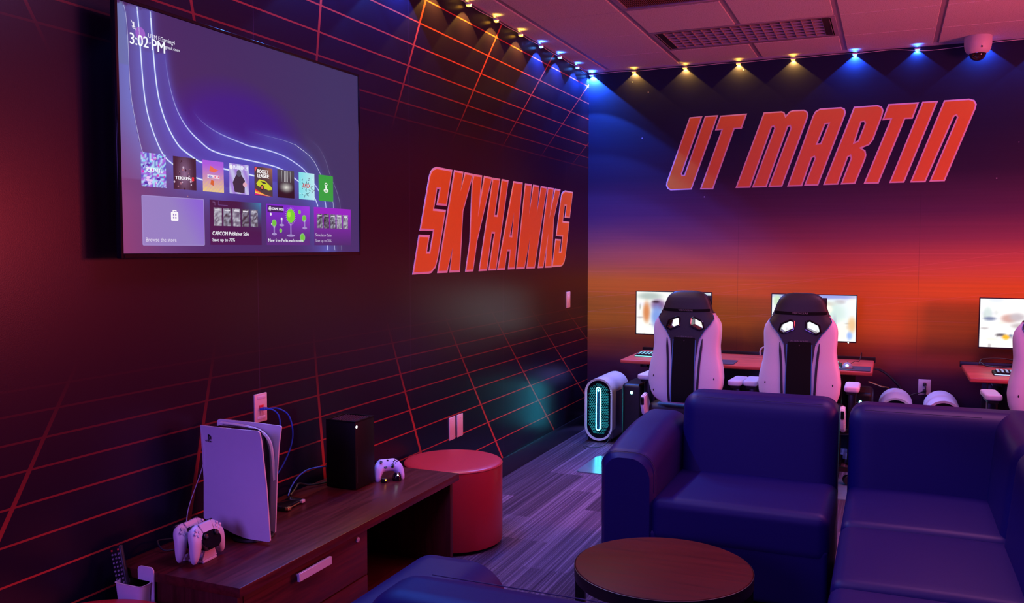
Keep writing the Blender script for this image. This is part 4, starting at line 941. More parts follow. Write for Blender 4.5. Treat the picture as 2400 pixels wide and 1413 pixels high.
# ---------------------------------------------------------------- remote holder on the credenza's end
t = thing('remote_holder', 'pale plastic holder stuck to the near end of the credenza', 'holder', (.150, CY0-.0015, .37))
bm = bmesh.new(); prism(bm, rrect(-.005, .062, 0, .146, .014), -.004, 0, 'xz'); link('back_plate', bm, 'matte_white', t)
def ringsec(w0, w1, d, z, r=.014): return [(x, y-d/2-.004, z) for x, y in rrect(w0, w1, -d/2, d/2, r, 5)]
bm = bmesh.new()
outer = [ringsec(-.046, .046, .046, 0, .012), ringsec(-.055, .058, .052, .098, .014), ringsec(-.057, .060, .054, .100, .014)]
inner = [ringsec(-.054, .057, .048, .100, .012), ringsec(-.043, .043, .040, .006, .010)]
loft(bm, outer+inner); link('cup', bm, 'matte_white', t)
t = thing('remote_control', 'black television remote leaning in the pale holder', 'remote control', (.122, CY0-.031, .390))
def tf(o, mt): o.data.transform(mt); return o
RM = Matrix.Scale(1.12, 4) @ Matrix.Rotation(radians(-19), 4, 'Y') @ Matrix.Rotation(radians(-6), 4, 'X')
tf(link('body', B(-.022, .022, -.007, .007, 0, .172, bev=.005, seg=3), 'black', t), RM)
for r_ in range(12):
    for c_ in range(3):
        if r_ == 0 and c_ == 1: continue
        z = .160-.0118*r_
        m = 'print_red' if r_ == 0 else 'print_grey'
        bm = bmesh.new(); box(bm, -.013+.013*c_-.0035, -.013+.013*c_+.0035, -.0085, -.0068, z-.0028, z+.0028, bev=.001, seg=1); tf(link('button', bm, m, t), RM)
bm = bmesh.new()
for r_ in range(1, 12):
    for c_ in range(3): add_text(bm, '1234567890+-TVINOKCH<>^v'[(r_*3+c_) % 22], .006, lambda a, b: (-.0155+.013*c_+a, -.0087, .157-.0118*r_+b))
tf(link('lettering', bm, 'print_white', t, smooth=False), RM)

# ================================================================ OTTOMANS AND COFFEE TABLE
def ottoman(x, y, label, h=.43, r=.258):
    t = thing('ottoman', label, 'ottoman', (x, y, 0))
    bm = bmesh.new(); lathe(bm, [(0, .02), (r-.002, .02), (r, .026), (r, h-.014), (r-.003, h-.008)]); link('side', bm, 'red_vinyl', t)
    bm = bmesh.new(); lathe(bm, [(r-.003, h-.010), (r+.001, h-.007), (r-.003, h-.003), (r-.012, h), (r-.05, h+.003), (0, h+.005)]); link('top_cushion', bm, 'red_vinyl', t)
    bm = bmesh.new(); tube(bm, [(r*cos(2*pi*k/64), r*sin(2*pi*k/64), h-.009) for k in range(64)], .0018, 6, closed=True); link('seam', bm, 'red_vinyl', t)
    for k in range(4): a = pi/4+pi/2*k; bm = bmesh.new(); cyl(bm, (.19*cos(a), .19*sin(a), .010), .016, .02); link('foot', bm, 'black', t)
    return t
ottoman(.284, 4.098, 'round red vinyl ottoman beyond the far end of the credenza')
ottoman(.245, 1.812, 'round red ottoman in the near corner, only its top edge in view')

t = thing('coffee_table', 'round red-brown coffee table with black legs in front of the sofas', 'coffee table', (1.655, 3.035, 0))
H_, R_ = .42, .311
bm = bmesh.new(); lathe(bm, [(0, H_-.020), (R_-.004, H_-.020), (R_, H_-.017), (R_, H_-.004), (R_-.002, H_-.001), (R_-.004, H_), (0, H_)], seg=96); link('tabletop', bm, ['table_red', 'black'], t)
bm = bmesh.new(); lathe(bm, [(R_-.022, H_-.045), (R_+.002, H_-.045), (R_+.003, H_-.0035), (R_+.0005, H_-.0025), (R_-.0015, H_-.020), (R_-.022, H_-.020), (R_-.022, H_-.045)], seg=96); link('edge_band', bm, 'black', t)
for k in range(4):
    a = radians(190)+pi/2*k; bm = bmesh.new(); r0, r1 = R_-.012, R_+.002
    def q(r, w, z): return Vector((r*cos(a)-w*sin(a), r*sin(a)+w*cos(a), z))
    secs = [[q(r0-.022, -w, z), q(r0+.012, -w, z), q(r0+.012, w, z), q(r0-.022, w, z)] for z, w in ((0, .010), (.20, .014), (H_-.02, .018))]
    loft(bm, secs); link('leg', bm, 'black', t, smooth=False)
# ================================================================ SOFA MODULES
def soft(bm, x0, x1, y0, y1, z0, z1, r, seg=5, crown=0.0, sub=8):
    """upholstered block: rounded box with a slight crown on top"""
    s = bmesh.new(); box(s, x0, x1, y0, y1, z0, z1)
    bmesh.ops.subdivide_edges(s, edges=s.edges[:], cuts=sub, use_grid_fill=True)
    cx, cy, cz = (x0+x1)/2, (y0+y1)/2, (z0+z1)/2; hx, hy, hz = (x1-x0)/2, (y1-y0)/2, (z1-z0)/2
    for v in s.verts:
        p = v.co; q = Vector((max(-hx+r, min(hx-r, p.x-cx)), max(-hy+r, min(hy-r, p.y-cy)), max(-hz+r, min(hz-r, p.z-cz))))
        d = Vector((p.x-cx, p.y-cy, p.z-cz))-q
        if d.length > 1e-6: d = d.normalized()*r
        v.co = Vector((cx, cy, cz))+q+d
        if crown and p.z > cz: v.co.z += crown*(1-((p.x-cx)/hx)**2)*(1-((p.y-cy)/hy)**2)*((p.z-cz)/hz)
    me = bpy.data.meshes.new('q'); s.to_mesh(me); s.free(); bm.from_mesh(me); bpy.data.meshes.remove(me); return bm
def bulge_box(x0, x1, y0, y1, z0, z1, r, crown=0.0, n=14):
    """finer rounded block: sample positions concentrated near the edges so the rounding is smooth"""
    bm = bmesh.new()
    def ax(a, b):
        m = min(r, (b-a)/2*.999); L = [a+m*(1-cos(pi/2*k/6)) for k in range(7)]; R2 = [b-m*(1-cos(pi/2*k/6)) for k in range(7)][::-1]
        mid = [a+m+(b-a-2*m)*k/n for k in range(1, n)]; return L+mid+R2
    X, Y, Z = ax(x0, x1), ax(y0, y1), ax(z0, z1); V = {}
    cx, cy, cz = (x0+x1)/2, (y0+y1)/2, (z0+z1)/2; hx, hy, hz = (x1-x0)/2, (y1-y0)/2, (z1-z0)/2; m = min(r, hx*.999, hy*.999, hz*.999)
    def vert(i, j, k):
        if (i, j, k) in V: return V[i, j, k]
        p = Vector((X[i]-cx, Y[j]-cy, Z[k]-cz)); q = Vector((max(-hx+m, min(hx-m, p.x)), max(-hy+m, min(hy-m, p.y)), max(-hz+m, min(hz-m, p.z))))
        d = p-q
        if d.length > 1e-7: p = q+d.normalized()*m
        if crown and p.z > 0: p.z += crown*(1-(p.x/hx)**2)*(1-(p.y/hy)**2)*(p.z/hz)
        V[i, j, k] = bm.verts.new(p+Vector((cx, cy, cz))); return V[i, j, k]
    nx, ny, nz = len(X), len(Y), len(Z)
    for j in range(ny-1):
        for k in range(nz-1):
            for i in (0, nx-1): bm.faces.new((vert(i, j, k), vert(i, j+1, k), vert(i, j+1, k+1), vert(i, j, k+1)))
    for i in range(nx-1):
        for k in range(nz-1):
            for j in (0, ny-1): bm.faces.new((vert(i, j, k), vert(i+1, j, k), vert(i+1, j, k+1), vert(i, j, k+1)))
        for j in range(ny-1):
            for k in (0, nz-1): bm.faces.new((vert(i, j, k), vert(i+1, j, k), vert(i+1, j+1, k), vert(i, j+1, k)))
    return bm
def feet(t, pts):
    for x, y in pts: bm = bmesh.new(); cyl(bm, (x, y, .02), .022, .04, seg=20); link('foot', bm, 'black', t)
def seam(t, pts, closed=False):
    bm = bmesh.new(); tube(bm, pts, .0014, 6, closed=closed); link('seam', bm, 'seam', t)
def back_mesh(x0, x1, yf, yb, z0, z1, r=.07, lean=.05):
    bm = bulge_box(x0, x1, yf, yb, z0, z1, r)
    for v in bm.verts: v.co.y += lean*(v.co.z-z0)/(z1-z0)
    return bm
# far sofa seat with one arm
AX0, AX1, SX1, FY = 1.190, 1.425, 2.168, 3.775
t = thing('sofa_module', 'navy vinyl sofa seat with one left arm in front of the two gaming chairs', 'sofa', (0, 0, 0))
bm = bulge_box(AX1-.01, SX1, FY, 4.50, .24, .445, .045, crown=.012); link('seat', bm, 'blue_vinyl', t)
link('base', bulge_box(AX0+.005, SX1-.004, FY+.006, 4.60, .04, .30, .02), 'blue_vinyl', t)
bm = back_mesh(AX1+.01, SX1, 4.28, 4.52, .30, .826, r=.075, lean=.06); link('backrest', bm, 'blue_vinyl', t)
def arm_mesh(x0, x1, y0, y1, z0, zf, zb, rr=.075):
    bm = bulge_box(x0, x1, y0, y1, z0, 1.0, .02); bm.free(); bm = bmesh.new(); secs = []
    N = 26
    for i in range(N+1):
        u = i/N; y = y0+(y1-y0)*u; e = min(u, 1-u)*(y1-y0); rd = .022; k = 0 if e > rd else rd-math.sqrt(max(0, rd*rd-(rd-e)**2))
        zt = zf+(zb-zf)*math.sin(min(1, u*1.25)*pi/2)-k
        prof = [(x0+k, z0)]
        for a in range(9): th = pi-pi/2*a/8; prof.append((x0+k+rr*.9+rr*.9*cos(th), zt-rr*.9+rr*.9*sin(th)))
        for a in range(9): th = pi/2-pi/2*a/8; prof.append((x1-k-rr*1.15+rr*1.15*cos(th), zt-rr*1.15+rr*1.15*sin(th)))
        prof.append((x1-k, z0)); secs.append([Vector((px, y, pz)) for px, pz in prof])
    loft(bm, secs); return bm
link('arm', arm_mesh(AX0, AX1+.015, FY-.002, 4.56, .05, .632, .70, .08), 'blue_vinyl', t)
zt_, xr_ = .634, AX1+.015
seam(t, [Vector((AX0, FY+.020, .30))]+[Vector((AX0+.072+.072*cos(pi-pi/2*a/8), FY+.020, zt_-.072+.072*sin(pi-pi/2*a/8))) for a in range(9)]+[Vector((xr_-.092+.092*cos(pi/2-pi/2*a/8), FY+.020, zt_-.092+.092*sin(pi/2-pi/2*a/8))) for a in range(9)]+[Vector((xr_, FY+.020, .46))])
seam(t, [(AX1+.03, FY+.010, .425), (SX1-.03, FY+.010, .425)])
seam(t, [(AX1+.085, 4.347, .8105), (SX1-.07, 4.347, .8105)])
feet(t, [(AX0+.06, FY+.07), (SX1-.06, FY+.07), (AX0+.06, 4.52), (SX1-.06, 4.52)])
# corner module
KX0, KX1 = 2.212, 3.10
t = thing('sofa_module', 'navy corner sofa module with two joined backrests at the right', 'sofa', (0, 0, 0))
link('seat', bulge_box(KX0, 2.86, 3.735, 4.46, .24, .445, .045, crown=.012), 'blue_vinyl', t)
link('base', bulge_box(KX0+.004, KX1-.01, 3.742, 4.60, .04, .30, .02), 'blue_vinyl', t)
link('backrest', back_mesh(KX0, KX1, 4.28, 4.52, .30, .814, r=.075, lean=.06), 'blue_vinyl', t)
bm = bulge_box(2.80, KX1, 3.735, 4.58, .30, .816, .075)
for v in bm.verts: v.co.x += .05*(v.co.z-.30)/.53-.03
link('side_backrest', bm, 'blue_vinyl', t)
seam(t, [(KX0+.07, 4.347, .7985), (2.76, 4.347, .7985)])
feet(t, [(KX0+.06, 3.80), (KX1-.08, 3.80), (KX0+.06, 4.52), (KX1-.08, 4.52)])
# armless modules facing left
def side_module(y0, y1, label):
    t = thing('sofa_module', label, 'sofa', (0, y0, 0)); L = y1-y0
    link('seat', bulge_box(KX0, 2.86, 0, L, .24, .445, .045, crown=.012), 'blue_vinyl', t)
    link('base', bulge_box(KX0+.004, KX1-.01, .006, L-.006, .04, .30, .02), 'blue_vinyl', t)
    bm = bulge_box(2.80, KX1, 0, L, .30, .816, .075)
    for v in bm.verts: v.co.x += .05*(v.co.z-.30)/.53-.03
    link('backrest', bm, 'blue_vinyl', t); seam(t, [(KX0+.010, .03, .425), (KX0+.010, L-.03, .425)])
    seam(t, [(2.842, .07, .799), (2.842, L-.07, .799)])
    feet(t, [(KX0+.06, .07), (KX1-.08, .07), (KX0+.06, L-.07), (KX1-.08, L-.07)])
side_module(3.045, 3.720, 'navy armless sofa module next to the corner module, facing the credenza')
side_module(2.355, 3.030, 'navy armless sofa module nearest the bottom edge at the right')
# near sofa seat seen from behind
t = thing('sofa_module', 'navy sofa module seen from behind at the bottom of the picture, left arm showing', 'sofa', (0, 0, 0))
link('base', bulge_box(1.075, 2.35, 1.50, 2.30, .04, .30, .02), 'blue_vinyl', t)
link('seat', bulge_box(1.40, 2.348, 1.62, 2.31, .24, .445, .045, crown=.012), 'blue_vinyl', t)
bm = bulge_box(1.315, 2.35, 1.57, 1.81, .28, .797, .085)
for v in bm.verts: v.co.y -= .05*(v.co.z-.28)/.5-.05
link('backrest', bm, 'blue_vinyl', t)
link('arm', arm_mesh(1.065, 1.400, 1.52, 2.28, .05, .650, .645, .11), 'blue_vinyl', t)
seam(t, [(1.40, 1.793, .7805), (2.28, 1.793, .7805)])
feet(t, [(1.18, 1.58), (2.28, 1.58), (1.18, 2.22), (2.28, 2.22)])

# ================================================================ DESKS, MONITORS AND WHAT STANDS ON THEM
DKH = .73
def desk(x0, x1, y0, y1, label):
    t = thing('computer_desk', label, 'desk', (0, 0, 0))
    bm = bmesh.new(); box(bm, x0, x1, y0, y1, DKH-.028, DKH, bev=.008, seg=3); link('top', bm, 'desk_wood', t)
    link('cable_rail', B(x0-.01, x1+.01, y1+.002, y1+.030, DKH-.02, DKH+.022, bev=.004), 'black_metal', t)
    for x in (x0+.13, x1-.26):
        link('leg', B(x, x+.06, y0+.30, y0+.38, .03, DKH-.03, bev=.004), 'black_metal', t)
        link('foot', B(x-.005, x+.065, y0+.04, y1-.04, 0, .03, bev=.006), 'black_metal', t)
        link('top_bracket', B(x+.005, x+.055, y0+.06, y1-.06, DKH-.055, DKH-.029, bev=.003), 'black_metal', t)
    link('modesty_panel', B(x0+.12, x1-.12, y1-.10, y1-.085, .34, DKH-.03, bev=.002), 'black_metal', t)
    return t
desk(.575, 2.285, 6.215, 6.885, 'cherry red desk holding two monitors below the UT MARTIN letters')
desk(2.850, 4.55, 6.180, 6.880, 'cherry red desk at the right edge of the picture, one monitor in view')
def monitor(x, label, fn, group=None):
    t = thing('monitor', label, 'monitor', (x, 6.90, DKH))
    w, z0, z1 = .303, .118, .470
    link('housing', B(-w, w, .004, .030, z0, z1, bev=.004), 'black', t)
    bm = bmesh.new()
    for a in ((-w, -w+.006, z0, z1), (w-.006, w, z0, z1), (-w+.006, w-.006, z1-.006, z1), (-w+.006, w-.006, z0, z0+.010)): box(bm, a[0], a[1], 0, .005, a[2], a[3])
    link('bezel', bm, 'black', t, smooth=False)
    Dm = Display(lambda a, b, d: (a, .0035-d, b)); Dm.grid(-w+.006, w-.006, z0+.010, z1-.006, 60, 36, fn); Dm.build('screen', 'pc_display', t)
    link('stand_neck', B(-.03, .03, .030, .065, -.0, .30, bev=.008), 'black', t)
    bm = bmesh.new(); prism(bm, rrect(-.11, .11, -.05, .085, .02), 0, .008, 'xy'); link('stand_base', bm, 'black', t)
    bm = bmesh.new(); cyl(bm, (w-.055, .002, z0+.002), .0045, .006, 'y', 12); link('power_light', bm, 'teal_dot', t)
    return t
def blobs(bg, L, seed=1, n=34):
    rnd = random.Random(seed)
    for _ in range(n):
        g = rnd.randint(170, 252); L = [(rnd.uniform(-.28, .28), rnd.uniform(.13, .46), rnd.uniform(.008, .05), rnd.uniform(.004, .025), (g, g+rnd.randint(-8, 3), min(252, g+rnd.randint(-14, 12))), 2)]+L
    def f(x, z):
        c = bg(x, z) if callable(bg) else bg
        for (cx, cz, rx, rz, col, p) in L:
            d = ((x-cx)/rx)**2+((z-cz)/rz)**2; c = lerp(c, col, math.exp(-d**p))
        return c
    return f
m1 = blobs((236, 238, 232), [(-.19, .43, .10, .03, (170, 185, 178), 2), (.15, .45, .16, .022, (165, 192, 205), 3), (-.12, .36, .06, .045, (120, 85, 130), 2), (-.215, .30, .030, .085, (205, 130, 75), 2), (-.13, .27, .05, .09, (120, 150, 215), 2), (-.26, .17, .07, .05, (246, 246, 240), 2), (.27, .24, .03, .03, (220, 150, 130), 1), (-.14, .385, .03, .012, (60, 40, 50), 2)])
m2 = blobs((232, 238, 240), [(.0, .455, .32, .022, (140, 150, 215), 3), (.13, .33, .10, .09, (200, 222, 215), 2), (.27, .25, .03, .06, (228, 190, 140), 2), (.20, .20, .04, .07, (250, 244, 228), 3), (.06, .40, .09, .02, (205, 200, 185), 2), (.10, .36, .035, .03, (248, 244, 225), 2), (-.26, .42, .03, .05, (190, 215, 180), 2), (.255, .17, .02, .03, (150, 180, 235), 2), (.15, .25, .015, .07, (180, 190, 200), 2)])
m3 = blobs((246, 246, 244), [(-.25, .36, .03, .05, (205, 218, 215), 2), (-.235, .325, .04, .014, (120, 130, 160), 2), (-.12, .33, .05, .03, (205, 160, 150), 2), (-.07, .34, .05, .03, (190, 180, 185), 2), (-.05, .28, .06, .02, (190, 180, 180), 2), (-.165, .215, .035, .010, (90, 85, 90), 2), (-.135, .200, .024, .018, (240, 180, 30), 3), (-.105, .212, .014, .010, (110, 120, 150), 2), (-.2, .455, .06, .02, (222, 228, 240), 2)])
monitor(.807, 'lit white monitor behind the left gaming chair', m1, 'monitors')
monitor(1.858, 'lit monitor behind the middle gaming chair, bluish top strip', m2, 'monitors')
monitor(3.254, 'lit monitor at the right edge with a small yellow shape on its white screen', m3, 'monitors')
def keyboard(x, y, glow, label, rz=0, w=.21):
    t = thing('keyboard', label, 'keyboard', (x, y, DKH), rz)
    bm = bmesh.new(); prism(bm, [(-.067, .0), (.067, 0), (.067, .020), (-.067, .012)], -w, w, 'yz'); bmesh.ops.bevel(bm, geom=bm.edges[:], offset=.003, segments=2, affect='EDGES'); link('case', bm, 'xbox_black', t)
    kb = bmesh.new(); gl = bmesh.new(); n = 15 if w > .15 else 12
    for r in range(6):
        for c in range(n):
            px = -w+.016+(2*w-.032)*(c+.5)/n; py = -.055+.110*(r+.5)/6; z = .012+.008*(py+.067)/.134
            hw = (2*w-.032)/n/2-.0018
            box(kb, px-hw, px+hw, py-.0070, py+.0070, z, z+.009, bev=.0015, seg=1)
            box(gl, px-hw*.55, px+hw*.55, py-.0038, py+.0032, z+.0088, z+.0095)
    box(gl, -w+.004, w-.004, -.0675, -.0665, .004, .009)
    link('keys', kb, 'black', t, smooth=False)['kind'] = 'stuff'; link('key_lights', gl, glow, t, smooth=False)['kind'] = 'stuff'
    return t
keyboard(.835, 6.49, 'key_teal', 'teal-lit keyboard beside the left gaming chair')
keyboard(1.875, 6.43, 'key_teal', 'teal-lit keyboard mostly hidden by the middle gaming chair')
keyboard(3.21, 6.43, 'key_blue', 'blue-lit keyboard on the desk at the right edge')
def mouse(x, y, label, glow):
    t = thing('computer_mouse', label, 'mouse', (x, y, DKH+.004))
    bm = bmesh.new(); ellipsoid(bm, (0, 0, .004), .033, .060, .034, 24, 14)
    bmesh.ops.bisect_plane(bm, geom=bm.verts[:]+bm.edges[:]+bm.faces[:], plane_co=(0, 0, .0), plane_no=(0, 0, -1), clear_outer=True); bmesh.ops.holes_fill(bm, edges=bm.edges[:]); link('body', bm, 'grey_plastic', t)
    bm = bmesh.new(); cyl(bm, (0, .035, .030), .009, .008, 'x', 16); link('wheel', bm, 'black', t)
    bm = bmesh.new(); ellipsoid(bm, (0, -.050, .022), .009, .006, .009, 12, 8); link('logo_light', bm, glow, t)
    return t
for x0, x1, lab in ((1.09, 1.385, 'dark mouse pad on the desk between the two chairs'), (2.01, 2.27, 'dark mouse pad near the right end of the left desk')):
    bm = bmesh.new(); prism(bm, rrect(x0, x1, 6.235, 6.47, .012), DKH, DKH+.004, 'xy'); tag(link('mouse_pad', bm, 'pad'), lab, 'mouse pad')
mouse(2.125, 6.345, 'grey mouse with a bright teal light on the mouse pad near the desk end', 'teal_dot')
mouse(1.135, 6.36, 'dark mouse beside the right edge of the left gaming chair', 'black')
cable([(2.135, 6.41, DKH+.02), (2.165, 6.52, DKH+.03), (2.19, 6.70, DKH+.012), (2.20, 6.84, DKH+.060), (2.20, 6.93, DKH-.02)], .002, 'cable_black', 'thin mouse cable running back over the rail of the left desk')
cable([(1.50, 6.76, DKH+.01), (1.50, 6.77, DKH+.055), (1.53, 6.80, DKH+.075), (1.59, 6.83, DKH+.070), (1.63, 6.87, DKH+.045)], .006, 'grey_plastic', 'thick grey cable arching over the desk left of the middle chair')
cable([(2.96, 6.80, DKH+.03), (3.0, 6.76, DKH+.012), (3.15, 6.74, DKH+.012), (3.22, 6.80, DKH+.030), (3.12, 6.86, DKH+.055), (2.98, 6.84, DKH+.05), (2.95, 6.78, DKH+.02)], .0045, 'cable_black', 'black cable coil at the back of the right-hand desk')
cable([(2.27, 6.96, .66), (2.33, 7.05, .64), (2.42, 7.12, .56), (2.48, 7.13, .45), (2.50, 7.13, .1)], .010, 'cable_black', 'thick black cable bundle drooping from the right end of the left desk')
cable([(2.25, 6.97, .56), (2.33, 7.05, .52), (2.40, 7.12, .47), (2.42, 7.13, .2)], .005, 'gold', 'thin yellowish cable under the right end of the left desk')

# ---------------------------------------------------------------- computer towers
def hexmesh(bm, cx, z0, z1, r, y, hole=None):
    a = .0088
    import itertools
    rows = int((z1-z0)/(a*1.5))+1; cols = int(2*r/(a*math.sqrt(3)))+2
    for j in range(rows):
        for i in range(-cols, cols+1):
            x = cx+(i+.5*(j % 2))*a*math.sqrt(3); z = z0+j*a*1.5
            def inside(px, pz):
                if pz > z1-r: return math.hypot(px-cx, pz-(z1-r)) < r
                if pz < z0+r: return math.hypot(px-cx, pz-(z0+r)) < r
                return abs(px-cx) < r
            if not inside(x, z): continue
            if hole and abs(x-cx-hole[2]) < hole[0] and hole[1][0] < z < hole[1][1]: continue
            o = [Vector((x+a*.93*sin(pi/3*k), y, z+a*.93*cos(pi/3*k))) for k in range(6)]
            n_ = [Vector((x+a*.76*sin(pi/3*k), y, z+a*.76*cos(pi/3*k))) for k in range(6)]
            O = [bm.verts.new(p) for p in o]; I = [bm.verts.new(p) for p in n_]
            for k in range(6): bm.faces.new((O[k], O[(k+1) % 6], I[(k+1) % 6], I[k]))
def tower(x, y, label, rz=0, lit=True, depth=.47):
    t = thing('computer_tower', label, 'computer', (x, y, 0), rz)
    W2, HT, zb = .114, .510, .012
    # white hood: stadium ring extruded back, its top arch longer than its lower part
    out = stadium(0, zb, HT, W2, 18); inn = stadium(0, zb+.016, HT-.016, W2-.016, 18)
    bm = bmesh.new(); n = len(out)
    rings = []
    for k, (o_, y_, ) in enumerate(((inn, .022), (inn, .004), (out, .0), (out, .10))):
        rings.append([bm.verts.new((p[0], y_, p[1])) for p in o_])
    # top arch part runs to the full depth
    for a, b in zip(rings, rings[1:]):
        for i in range(n): bm.faces.new((a[i], a[(i+1) % n], b[(i+1) % n], b[i]))
    last = rings[-1]; far = [bm.verts.new((p[0], depth if p[1] > HT-W2*.98 else .10+.0, p[1])) for p in out]
    arch = [i for i in range(n) if out[i][1] > HT-W2*1.02]
    A = arch[:19]
    fr = [last[i] for i in A]; bk = [bm.verts.new((out[i][0]*1.0, depth, out[i][1])) for i in A]
    for i in range(len(A)-1): bm.faces.new((fr[i], fr[i+1], bk[i+1], bk[i]))
    bmesh.ops.delete(bm, geom=[v for v in far], context='VERTS')
    link('hood', bm, 'white_shell', t)
    M.setdefault('tower_side', mat('tower_side_panel', (.10, .09, .13), .32))
    link('case', B(-W2+.004, W2-.004, .03, depth-.005, .03, HT-W2+.02, bev=.004), 'tower_side', t)
    bm = bmesh.new(); prism(bm, stadium(0, HT-2*W2, HT-.004, W2-.004, 18), .05, depth-.004, 'xz'); link('inner_case', bm, 'black', t)
    bm = bmesh.new(); prism(bm, inn, .012, .020, 'xz'); link('front_panel', bm, 'gloss_black', t, smooth=False)
    for sx in (-1, 1): link('foot', B(sx*.075-.02, sx*.075+.02, .03, depth-.03, 0, .03, bev=.004), 'black', t)
    bm = bmesh.new(); hexmesh(bm, 0, zb+.050, HT-.048, W2-.036, .0112, hole=(.026, (.085, .445), -.004)); link('front_mesh', bm, 'teal_mesh' if lit else 'tower_side', t, smooth=False)
    ring = stadium(-.004, .095, .437, .0165, 10)
    bm = bmesh.new(); tube(bm, [(p[0], .010, p[1]) for p in ring], .0040, 8, closed=True); link('ring_light', bm, 'teal_glow' if lit else 'grey_plastic', t)
    M.setdefault('ring_inner', mat('smoked_teal_plastic', (.03, .16, .19), .3))
    bm = bmesh.new(); prism(bm, stadium(-.004, .099, .433, .0125, 10), .008, .0118, 'xz'); link('ring_core', bm, 'ring_inner', t)
    bm = bmesh.new(); ellipsoid(bm, (-.004, .0075, .413), .006, .002, .009, 14, 8); link('logo_light', bm, 'teal_dot' if lit else 'black', t)
    bm = bmesh.new()
    for k in range(20): box(bm, .0205, .0228, .0098, .0112, .11+.0165*k, .1185+.0165*k)
    link('side_ticks', bm, 'print_white' if not lit else 'key_teal', t, smooth=False)
    bm = bmesh.new(); [box(bm, W2-.016, W2-.010, -.0012, .001, .385+.016*k, .392+.016*k, bev=.0006, seg=1) for k in range(3)]; link('ports', bm, 'key_blue', t)
    return t
tower(.272, 6.66, 'white stadium-shaped computer tower with glowing teal ring, left of the desk')
tower(2.435, 6.60, 'white computer tower behind the sofa, the one nearer the middle chair, teal mesh showing')
tower(2.735, 6.60, 'white computer tower behind the sofa, just left of the right-hand desk', lit=False)
# dark towers under the desk, only their round power lights show
def dark_tower(x, y, h, label, zl):
    t = thing('computer_tower', label, 'computer', (x, y, 0))
    link('case', B(-.08, .08, 0, .36, .02, h, bev=.03, seg=5), 'black', t)
    for sx in (-1, 1): link('foot', B(sx*.06-.015, sx*.06+.015, .02, .36, 0, .02), 'black', t)
    bm = bmesh.new(); ellipsoid(bm, (0, -.001, zl), .0095, .004, .0125, 14, 10); link('power_light', bm, 'teal_dot', t); return t
cable([(.36, 6.64, .10), (.385, 6.60, .06), (.36, 6.52, .010), (.30, 6.43, .008), (.22, 6.46, .008), (.27, 6.36, .007)], .0022, 'cable_black', 'thin black cord trailing on the carpet in front of the teal-ringed tower')

# ================================================================ GAMING CHAIRS
PR = [  # z, half width, half depth
    (.520, .150, .030), (.545, .195, .038), (.58, .222, .046), (.64, .242, .052), (.70, .247, .055), (.76, .240, .055), (.84, .222, .053), (.90, .216, .052), (.96, .220, .050), (1.01, .222, .048),
    (1.045, .217, .046), (1.075, .202, .044), (1.10, .180, .042), (1.13, .163, .040), (1.16, .152, .038), (1.19, .142, .036), (1.215, .130, .033), (1.235, .112, .027), (1.250, .085, .018), (1.257, .045, .008)]
def interp(z, k):
    if z <= PR[0][0]: return PR[0][k]
    for a, b in zip(PR, PR[1:]):
        if z <= b[0]: return a[k]+(b[k]-a[k])*(z-a[0])/(b[0]-a[0])
    return PR[-1][k]
def yc(z): return .02+(z-.52)*.10          # slight forward lean of the seat shell in the photograph: nearly upright
def ring_at(z, grow=0., n=40):
    w, d = interp(z, 1)+grow, interp(z, 2)+grow; out = []
    for k in range(n):
        a = 2*pi*k/n; c, s = cos(a), sin(a); e = .62
        x = w*abs(c)**e*(1 if c > 0 else -1); y = d*abs(s)**e*(1 if s > 0 else -1)
        if y > 0: y += .035*(abs(x)/w)**3*(1 if z < 1.12 else 0)     # bolsters reach forward
        out.append(Vector((x, yc(z)+y*1.0+.0, z)))
    return out
def rear_y(x, z, out=.004):
    w, d = interp(z, 1), interp(z, 2); u = min(.995, abs(x)/w)
    c = u**(1/.62); s = math.sqrt(max(0, 1-c*c)); return yc(z)-d*s**.62-out
def patch(bm, left, right, z0, z1, out, nz=40, nx=14):
    G = []
    for j in range(nz+1):
        z = z0+(z1-z0)*j/nz; a, b = left(z), right(z)
        G.append([bm.verts.new((a+(b-a)*i/nx, rear_y(a+(b-a)*i/nx, z, out), z)) for i in range(nx+1)])
    for j in range(nz):
        for i in range(nx): bm.faces.new((G[j][i], G[j][i+1], G[j+1][i+1], G[j+1][i]))
    g = bmesh.ops.extrude_face_region(bm, geom=bm.faces[:]); vs = [v for v in g['geom'] if isinstance(v, bmesh.types.BMVert)]
    bmesh.ops.translate(bm, verts=vs, vec=(0, .012, 0)); return bm
def pw(pts):
    def f(z):
        if z <= pts[0][0]: return pts[0][1]
        for a, b in zip(pts, pts[1:]):
            if z <= b[0]: return a[1]+(b[1]-a[1])*(z-a[0])/(b[0]-a[0])
        return pts[-1][1]
    return f
def slot_cutter():
    bm = bmesh.new()
    for s in (-1, 1): prism(bm, [(s*.040, 1.076), (s*.040, 1.036), (s*.096, 1.010), (s*.118, 1.022), (s*.108, 1.058), (s*.058, 1.082)], -.3, .4, 'xz')
    return bm
